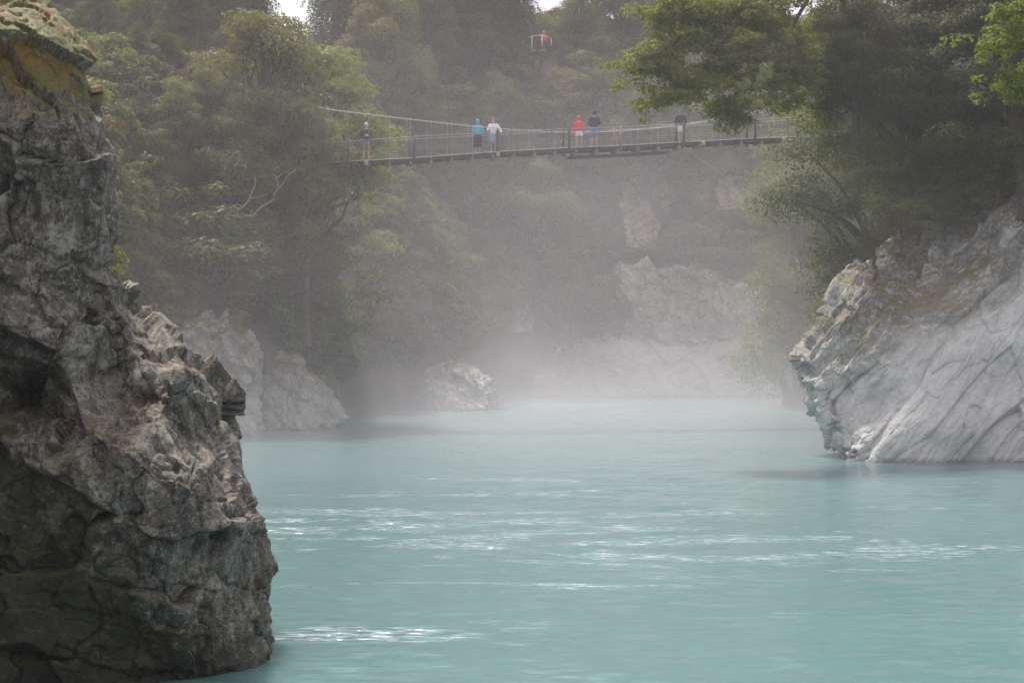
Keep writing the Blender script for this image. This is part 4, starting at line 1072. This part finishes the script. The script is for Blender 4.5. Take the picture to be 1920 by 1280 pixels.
for sgn in (1, -1):
    span(lambda x: rail_y(x), 0.010, sgn, 0.0, "hand_rail")
    span(lambda x: rail_y(x) + 20, 0.003, sgn, 0.0, "rail_wire")
POST = [650, 773, 928, 1062, 1158, 1275, 1408, 1530]
for px in POST:
    for sgn in (1, -1):
        d = deck_pt(px) + sideb * sgn * (W2 + 0.03) - BO
        MB().bar(d + np.array([0, 0, -0.28]), d + np.array([0, 0, 1.02]), 0.11, 0.11).build("rail_post", M['timber'] if px in (1158,) else M['timber_dark'], br)
for k, px in enumerate(np.arange(612, 1540, 38.5)):
    d = deck_pt(px) - BO
    t = obj("transom", MB().bar(d - sideb * 0.72 - np.array([0, 0, 0.225]), d + sideb * 0.72 - np.array([0, 0, 0.225]), 0.09, 0.10).mesh("transom", M['timber']), br)
    for sgn in (1, -1):
        c = A(px, maincable(px, 3.0 if sgn > 0 else -3.0), depth_at(px)) + sideb * sgn * (W2 + 0.04) - BO
        b = d + sideb * sgn * (W2 + 0.04)
        MB().tube([b + np.array([0, 0, -0.3]), c], 0.006, 5).build("hanger", M['steel'], br)
        MB().box(c, (0.05, 0.05, 0.11)).build("cable_clamp", M['steel'], br)
for px in (683, 928, 1310, 1460):
    d = deck_pt(px) + sideb * 0.74 - BO
    MB().box(d + np.array([0, 0, -0.13]), (0.17, 0.10, 0.24)).build("beam_end", M['timber_end'], br)
for sgn in (1, -1):          # wire netting under the handrail
    mb = MB()
    for px in np.arange(600, 1540, 6.0):
        d = deck_pt(px) + sideb * sgn * W2 - BO; r = A(px, rail_y(px), depth_at(px)) + sideb * sgn * W2 - BO
        mb.tube([d, r], 0.0018, 3)
    o = mb.build("netting", M['wire'], br); o["kind"] = "stuff"
# wide landing in the middle of the span and its knee braces
for a, b in ((1066, 1110), (1110, 1158), (1158, 1200), (1200, 1250)):
    pa, pb = deck_pt(a) - BO, deck_pt(b) - BO
    MB().bar(pa - np.array([0, 0, 0.41]), pb - np.array([0, 0, 0.41]), 0.9, 0.10).build("under_beam", M['timber_dark'], br)
st = [A(1276, 279, 80.5), A(1320, 310, 81.5), A(1370, 346, 83), A(1420, 374, 83.5), A(1475, 400, 84), A(1540, 428, 84.5)]
MB().tube(np.array(st) + sideb * 0.5 - BO, 0.014, 6).build("stay_cable", M['steel'], br)
MB().bar(A(1277, 279, 80.4) + sideb * 0.5 - BO, A(1290, 289, 80.8) + sideb * 0.5 - BO, 0.07, 0.07).build("stay_bracket", M['timber_end'], br)

# ------------------------------------------------------------------ lookout platform on the far hillside
for LY in np.arange(118, 150, 0.2):
    q = A(1000, 104, LY)
    if ground(q[:1], q[1:2])[0][0] > q[2]: break
LY = float(LY) - 2.6
lo = empty("lookout_platform", tuple(A(1000, 97, LY))); LO = A(1000, 97, LY)
tag(lo, "small timber lookout platform with white posts high on the far hillside", "platform")
def lpt(x, y, dy=0.0): return A(x, y, LY) + np.array([0, dy, 0]) - LO
rail = MB(); 
posts = [(981, 74, 95, 0), (997, 72, 97, -0.9), (1016, 70, 93, -0.9), (1034, 70, 84, 0.6), (990, 76, 93, 1.2)]
for x, y0, y1, dy in posts:
    MB().bar(lpt(x, y1, dy), lpt(x, y0, dy), 0.075 if dy < 1 else 0.05, 0.075).build("post", M['white_post'], lo)
for (a, b) in ((0, 1), (1, 2), (2, 3)):
    p, q = posts[a], posts[b]
    MB().bar(lpt(p[0], p[1], p[3]), lpt(q[0], q[1], q[3]), 0.06, 0.05).build("top_rail", M['white_post'], lo)
for k in range(8):
    x = 983 + 4.6 * k
    MB().bar(lpt(x, 97.5, -0.9), lpt(x, 96.5, 1.6), 0.17, 0.05).build("deck_board", M['timber'], lo)
MB().bar(lpt(982, 99.8, -0.8), lpt(1019, 98.6, -0.8), 0.1, 0.16).build("bearer", M['timber'], lo)
MB().bar(lpt(1000, 99, -0.2), lpt(1000, 130, 0.4), 0.12, 0.12).build("support_post", M['timber_dark'], lo)
MB().bar(lpt(1014, 99, -0.2), lpt(1014, 128, 0.6), 0.12, 0.12).build("support_post", M['timber_dark'], lo)

# ------------------------------------------------------------------ people
M['skin'] = plain("skin", (0.50, 0.30, 0.22), 0.55, 0.08, 6)
def cloth(name, c): return plain(name, c, 0.85, 0.12, 14)
CL = {k: cloth("cloth_" + k, c) for k, c in dict(navy=(0.035, 0.04, 0.075), black=(0.022, 0.024, 0.032), khaki=(0.22, 0.18, 0.14), cyan=(0.03, 0.42, 0.58), white=(0.80, 0.80, 0.80), denim=(0.30, 0.36, 0.48),
      red=(0.75, 0.06, 0.05), slate=(0.16, 0.20, 0.30), shoe=(0.62, 0.62, 0.62), greyhair=(0.62, 0.60, 0.57), brownhair=(0.25, 0.17, 0.12), blue=(0.45, 0.60, 0.72), face=(0.02, 0.015, 0.012), lip=(0.35, 0.12, 0.10), camera=(0.5, 0.5, 0.5)).items()}
dgraph = None
def skinned(name, chains, mat, parent, sub=2, roots=None):
    """chains: lists of (x,y,z,r); equal points are joined, so limbs grow out of the trunk"""
    V, R, E, idx = [], [], [], {}
    def vid(p):
        key = tuple(round(q, 4) for q in p[:3])
        if key not in idx: idx[key] = len(V); V.append(p[:3]); R.append(p[3])
        return idx[key]
    starts = []
    for ch in chains:
        ids = [vid(p) for p in ch]; starts.append(ids[0])
        E += list(zip(ids[:-1], ids[1:]))
    me = bpy.data.meshes.new(name); me.from_pydata([tuple(v) for v in V], E, [])
    o = bpy.data.objects.new(name, me); COL.objects.link(o)
    md = o.modifiers.new("skin", 'SKIN'); md.use_smooth_shade = True
    for i, r in enumerate(R):
        rr = r if hasattr(r, '__len__') else (r, r)
        me.skin_vertices[0].data[i].radius = rr
    # one root for each separate piece
    comp = list(range(len(V)))
    def find(i):
        while comp[i] != i: i = comp[i]
        return i
    for a, b in E: comp[find(a)] = find(b)
    done = set()
    for s in starts:
        if find(s) not in done: done.add(find(s)); me.skin_vertices[0].data[s].use_root = True
    ms = o.modifiers.new("sub", 'SUBSURF'); ms.levels = ms.render_levels = sub
    dg = bpy.context.evaluated_depsgraph_get(); dg.update()
    nm = bpy.data.meshes.new_from_object(o.evaluated_get(dg)); nm.name = name
    bpy.data.objects.remove(o)
    nm.materials.clear(); nm.materials.append(mat)
    return obj(name, nm, parent)

def ellipsoid(c, r, n=12, m=8, half=None):
    th = np.linspace(0, math.pi if half is None else half, m); ph = np.arange(n) * 2 * math.pi / n
    V = np.array([[c[0] + r[0] * math.sin(t) * math.cos(p), c[1] + r[1] * math.sin(t) * math.sin(p), c[2] + r[2] * math.cos(t)] for t in th for p in ph])
    i = np.arange(m - 1)[:, None] * n; j = np.arange(n)[None]; k = (j + 1) % n
    return V, np.stack([i + j, i + n + j, i + n + k, i + k], -1).reshape(-1, 4)

def person(label, foot, h, face, top, bottom, hair, hood=None, arms='down', skirt=False, legs_gap=0.10, shoe='shoe', lean=0.0, group="people on the footbridge", shortlen=0.5, item=None):
    """face: heading in degrees; 0 looks at the camera (-Y)"""
    e = empty("person", tuple(foot), math.radians(face)); s = h / 1.75
    tag(e, label, "person", group)
    def P(x, y, z, r): return (x * s, y * s, z * s, (r[0] * s, r[1] * s) if hasattr(r, '__len__') else r * s)
    g = legs_gap
    hip, waist, chest, neckb = P(0, 0, .93, (.15, .11)), P(0, -lean * .3, 1.10, (.135, .10)), P(0, -lean * .6, 1.32, (.165, .11)), P(0, -lean, 1.47, (.07, .06))
    neck, head0, head1 = P(0, -lean, 1.53, .055), P(0, -lean - .01, 1.60, (.072, .082)), P(0, -lean - .01, 1.70, (.076, .09))
    chains = [[hip, waist, chest, neckb, neck, head0, head1]]
    A_ = {}
    for sx in (-1, 1):
        chains.append([hip, P(sx * g * .95, 0, .86, .085), P(sx * g, -.01, .50, .058), P(sx * g, .01, .33, .055), P(sx * g * 1.02, .015, .09, .038)])
        if arms == 'front':
            el, wr = (sx * .27, -.02, 1.13), (sx * .08, -.24, 1.14)
        elif arms == 'mixed' and sx < 0:
            el, wr = (sx * .30, .02, 1.14), (sx * .20, -.20, 1.16)
        elif arms == 'mixed':
            el, wr = (sx * .36, .0, 1.16), (sx * .42, -.10, .98)
        else:
            el, wr = (sx * .26, .03, 1.14), (sx * .25, -.04, .90)
        A_[sx] = (el, wr)
        sh = (sx * .185, -lean * .7, 1.40)
        chains.append([chest, P(*sh, .058), P(*el, .042), P(*wr, .030)])
    body = skinned("body", chains, M['skin'], e, 2)
    # hands: palm, four unequal fingers, thumb from the side
    for sx in (-1, 1):
        el, wr = map(np.array, A_[sx]); t = wr - el; t = t / np.linalg.norm(t)
        if arms == 'front': t = np.array([-sx * .85, -.4, .05]); t /= np.linalg.norm(t)
        sd = np.cross(t, [0, 0, 1.0]) if abs(t[2]) < .8 else np.array([0, -1.0, 0]); sd /= np.linalg.norm(sd); nn = np.cross(sd, t)
        palm = wr + t * .05
        ch = [[P(*wr, .026), P(*palm, (.034, .016)), P(*(palm + t * .035), (.034, .015))]]
        for k, (o_, l_) in enumerate(((-.028, .055), (-.010, .068), (.009, .072), (.027, .062))):
            b = palm + t * .04 + sd * o_
            ch.append([P(*b, .0095), P(*(b + t * l_ * .6), .0085), P(*(b + t * l_ * .95 + nn * -.018), .007)])
        b = palm + sd * .03 - t * .02
        ch.append([P(*b, .011), P(*(b + sd * .025 + t * .03), .0095), P(*(b + sd * .03 + t * .058), .008)])
        skinned("hand", ch, M['skin'], e, 1)
    # face and ears
    hz = 1.655
    fy = -lean - .095
    if True:
        mb = MB(); mb.add(*ellipsoid((0, (fy - .008) * s, (hz - .02) * s), (.013 * s, .02 * s, .022 * s), 8, 6)); mb.build("nose", M['skin'], e, True)
        for sx in (-1, 1):
            mb = MB(); mb.add(*ellipsoid((sx * .03 * s, (fy + .006) * s, (hz + .012) * s), (.012 * s, .008 * s, .008 * s), 8, 5)); mb.build("eye", CL['face'], e, True)
            mb = MB(); mb.add(*ellipsoid((sx * .08 * s, (-lean) * s, (hz - .005) * s), (.012 * s, .022 * s, .032 * s), 8, 6)); mb.build("ear", M['skin'], e, True)
        mb = MB(); mb.add(*ellipsoid((0, (fy + .004) * s, (hz - .062) * s), (.026 * s, .008 * s, .008 * s), 8, 5)); mb.build("mouth", CL['lip'], e, True)
    # hair or hood
    if hood:
        mb = MB(); mb.add(*ellipsoid((0, (-lean + .018) * s, (hz + .015) * s), (.108 * s, .112 * s, .135 * s), 14, 10, math.pi * 0.82)); mb.build("hood", CL[hood], e, True)
    if hair and not (hood and face > 90):
        mb = MB(); mb.add(*ellipsoid((0, (-lean + .022) * s, (hz + .035) * s), (.092 * s, .096 * s, .105 * s), 14, 8, math.pi * 0.58)); mb.build("hair", CL[hair], e, True)
        if hair == 'brownhair':
            mb = MB(); mb.add(*ellipsoid((0, (-lean + .05) * s, (hz - .06) * s), (.10 * s, .07 * s, .15 * s), 12, 8)); mb.build("long_hair", CL[hair], e, True)
    # jacket
    jc = [[P(0, 0, .86, (.20, .15)), P(0, -lean * .3, 1.08, (.17, .135)), P(0, -lean * .6, 1.32, (.19, .14)), P(0, -lean * .9, 1.455, (.105, .095))]]
    for sx in (-1, 1):
        el, wr = A_[sx]; sh = (sx * .195, -lean * .7, 1.395)
        jc.append([jc[0][2], P(*sh, .078), P(*el, .064), P(*(np.array(wr) * .96 + np.array(el) * .04), .05)])
    skinned("jacket", jc, CL[top], e, 2)
    # shorts or skirt
    if skirt:
        a = np.arange(14) * 2 * math.pi / 14; V = []
        for z, rx, ry in ((.98, .17, .13), (.80, .215, .165), (.62, .205, .16), (shortlen - .02, .20, .155), (shortlen - .02, .17, .13)):
            V += [[rx * s * math.cos(q), ry * s * math.sin(q), z * s] for q in a]
        i = np.arange(4)[:, None] * 14; j = np.arange(14)[None]; k = (j + 1) % 14
        MB().add(V, np.stack([i + j, i + 14 + j, i + 14 + k, i + k], -1).reshape(-1, 4)).build("skirt", CL[bottom], e, True)
    else:
        ch = [[P(0, 0, 1.0, (.155, .12)), P(0, 0, .90, (.175, .135))]]
        for sx in (-1, 1): ch.append([ch[0][1], P(sx * g * .98, 0, .80, .108), P(sx * g, -.005, shortlen + .04, .098), P(sx * g, -.005, shortlen, .098)])
        skinned("shorts", ch, CL[bottom], e, 2)
    for sx in (-1, 1):
        skinned("shoe", [[P(sx * g * 1.02, .05, .045, .045), P(sx * g * 1.03, -.06, .045, .046), P(sx * g * 1.05, -.16, .035, .036)]], CL[shoe], e, 1)
    if item:
        MB().box((0, -.30 * s, 1.17 * s), (.13 * s, .06 * s, .085 * s)).build("camera_body", CL['camera'], e)
    return e

def on_deck(px, off=0.0): 
    return deck_pt(px) + sideb * off + np.array([0, 0, 0.0])
person("balding grey-haired man in a black jacket and khaki shorts on the footbridge", on_deck(686, .1), 1.82, 10, 'black', 'khaki', 'greyhair', None, 'front', False, .10, 'shoe', .03, shortlen=.50, item=True)
person("person in a turquoise hooded jacket and black skirt on the footbridge", on_deck(895, .1), 1.66, 0, 'cyan', 'black', None, 'cyan', 'front', True, .09, 'blue', shortlen=.40)
person("person in an open white jacket and denim shorts standing beside the turquoise jacket", on_deck(924, .15), 1.68, -8, 'white', 'denim', 'brownhair', None, 'mixed', True, .11, 'shoe', .05, shortlen=.52)
person("person in a bright red hooded coat and white shorts, back turned, on the footbridge", on_deck(1085, .1), 1.56, 178, 'red', 'white', None, 'red', 'down', False, .12, 'shoe', shortlen=.66)
person("person in a navy hooded top and blue shorts, back turned, beside the red coat", on_deck(1113, .15), 1.80, 172, 'navy', 'slate', None, 'navy', 'front', False, .12, 'shoe', shortlen=.50)
person("person in a dark top and white shorts under the hanging bough on the footbridge", on_deck(1275, .1), 1.66, 176, 'black', 'white', 'brownhair', None, 'down', False, .07, 'shoe', shortlen=.58)
person("person in a red jacket behind the rail of the hillside lookout", tuple(LO + lpt(1020, 96, 0.3)), 1.66, 20, 'red', 'navy', 'greyhair', None, 'down', False, .10, 'shoe', group="people on the lookout", shortlen=.3)

# ------------------------------------------------------------------ haze and river mist
def volmat(name, dens, col, g):
    m, nt, N, L, out = newmat(name)
    v = N.new("ShaderNodeVolumePrincipled"); v.inputs["Color"].default_value = (*col, 1)
    v.inputs["Density"].default_value = dens; v.inputs["Anisotropy"].default_value = g
    L.new(v.outputs[0], out.inputs["Volume"]); return m
hz_ = MB().box((6, 63, 24), (150, 232, 58)).build("haze", volmat("haze_air", 0.0005, (0.967, 0.91, 0.967), 0.35)); tag(hz_, kind='stuff')

def mist_mat():
    """river mist: thins upward and toward the viewer, torn into wisps"""
    m, nt, N, L, out = newmat("mist_air")
    geo = N.new("ShaderNodeNewGeometry"); pos = geo.outputs["Position"]
    sep = N.new("ShaderNodeSeparateXYZ"); L.new(pos, sep.inputs[0])
    ex = lambda v, k: nmath(N, L, 'POWER', 2.71828, nmath(N, L, 'MULTIPLY', v, -1.0 / k))
    zz = nmath(N, L, 'MAXIMUM', sep.outputs[2], 0.0)
    prof = nmath(N, L, 'ADD', nmath(N, L, 'MULTIPLY', ex(zz, 7.5), 0.0150), nmath(N, L, 'MULTIPLY', ex(zz, 1.5), 0.022))
    fr = ramp(N, L, nmath(N, L, 'DIVIDE', nmath(N, L, 'SUBTRACT', sep.outputs[1], 33.0), 60.0), [(0.0, 0.0), (0.30, 0.35), (1.0, 0.95)])
    w = nnoise(N, L, vscale(N, L, pos, (0.06, 0.045, 0.13)), 1.0, 4, 0.6, 0.6)
    wf = ramp(N, L, w, [(0.32, 0.10), (0.70, 1.9)])
    v = N.new("ShaderNodeVolumePrincipled"); v.inputs["Color"].default_value = (0.967, 0.91, 0.967, 1); v.inputs["Anisotropy"].default_value = 0.35
    L.new(nmath(N, L, 'MULTIPLY', nmath(N, L, 'MULTIPLY', prof, fr), wf), v.inputs["Density"])
    L.new(v.outputs[0], out.inputs["Volume"])
    try: m.cycles.volume_sampling = 'MULTIPLE_IMPORTANCE'
    except Exception: pass
    return m
ms_ = MB().box((4, 89, 11.5), (90, 114, 24)).build("river_mist", mist_mat()); tag(ms_, "pale mist lying over the river", "mist", kind='stuff')
scene.cycles.volume_step_rate = 0.8
scene.cycles.volume_max_steps = 64
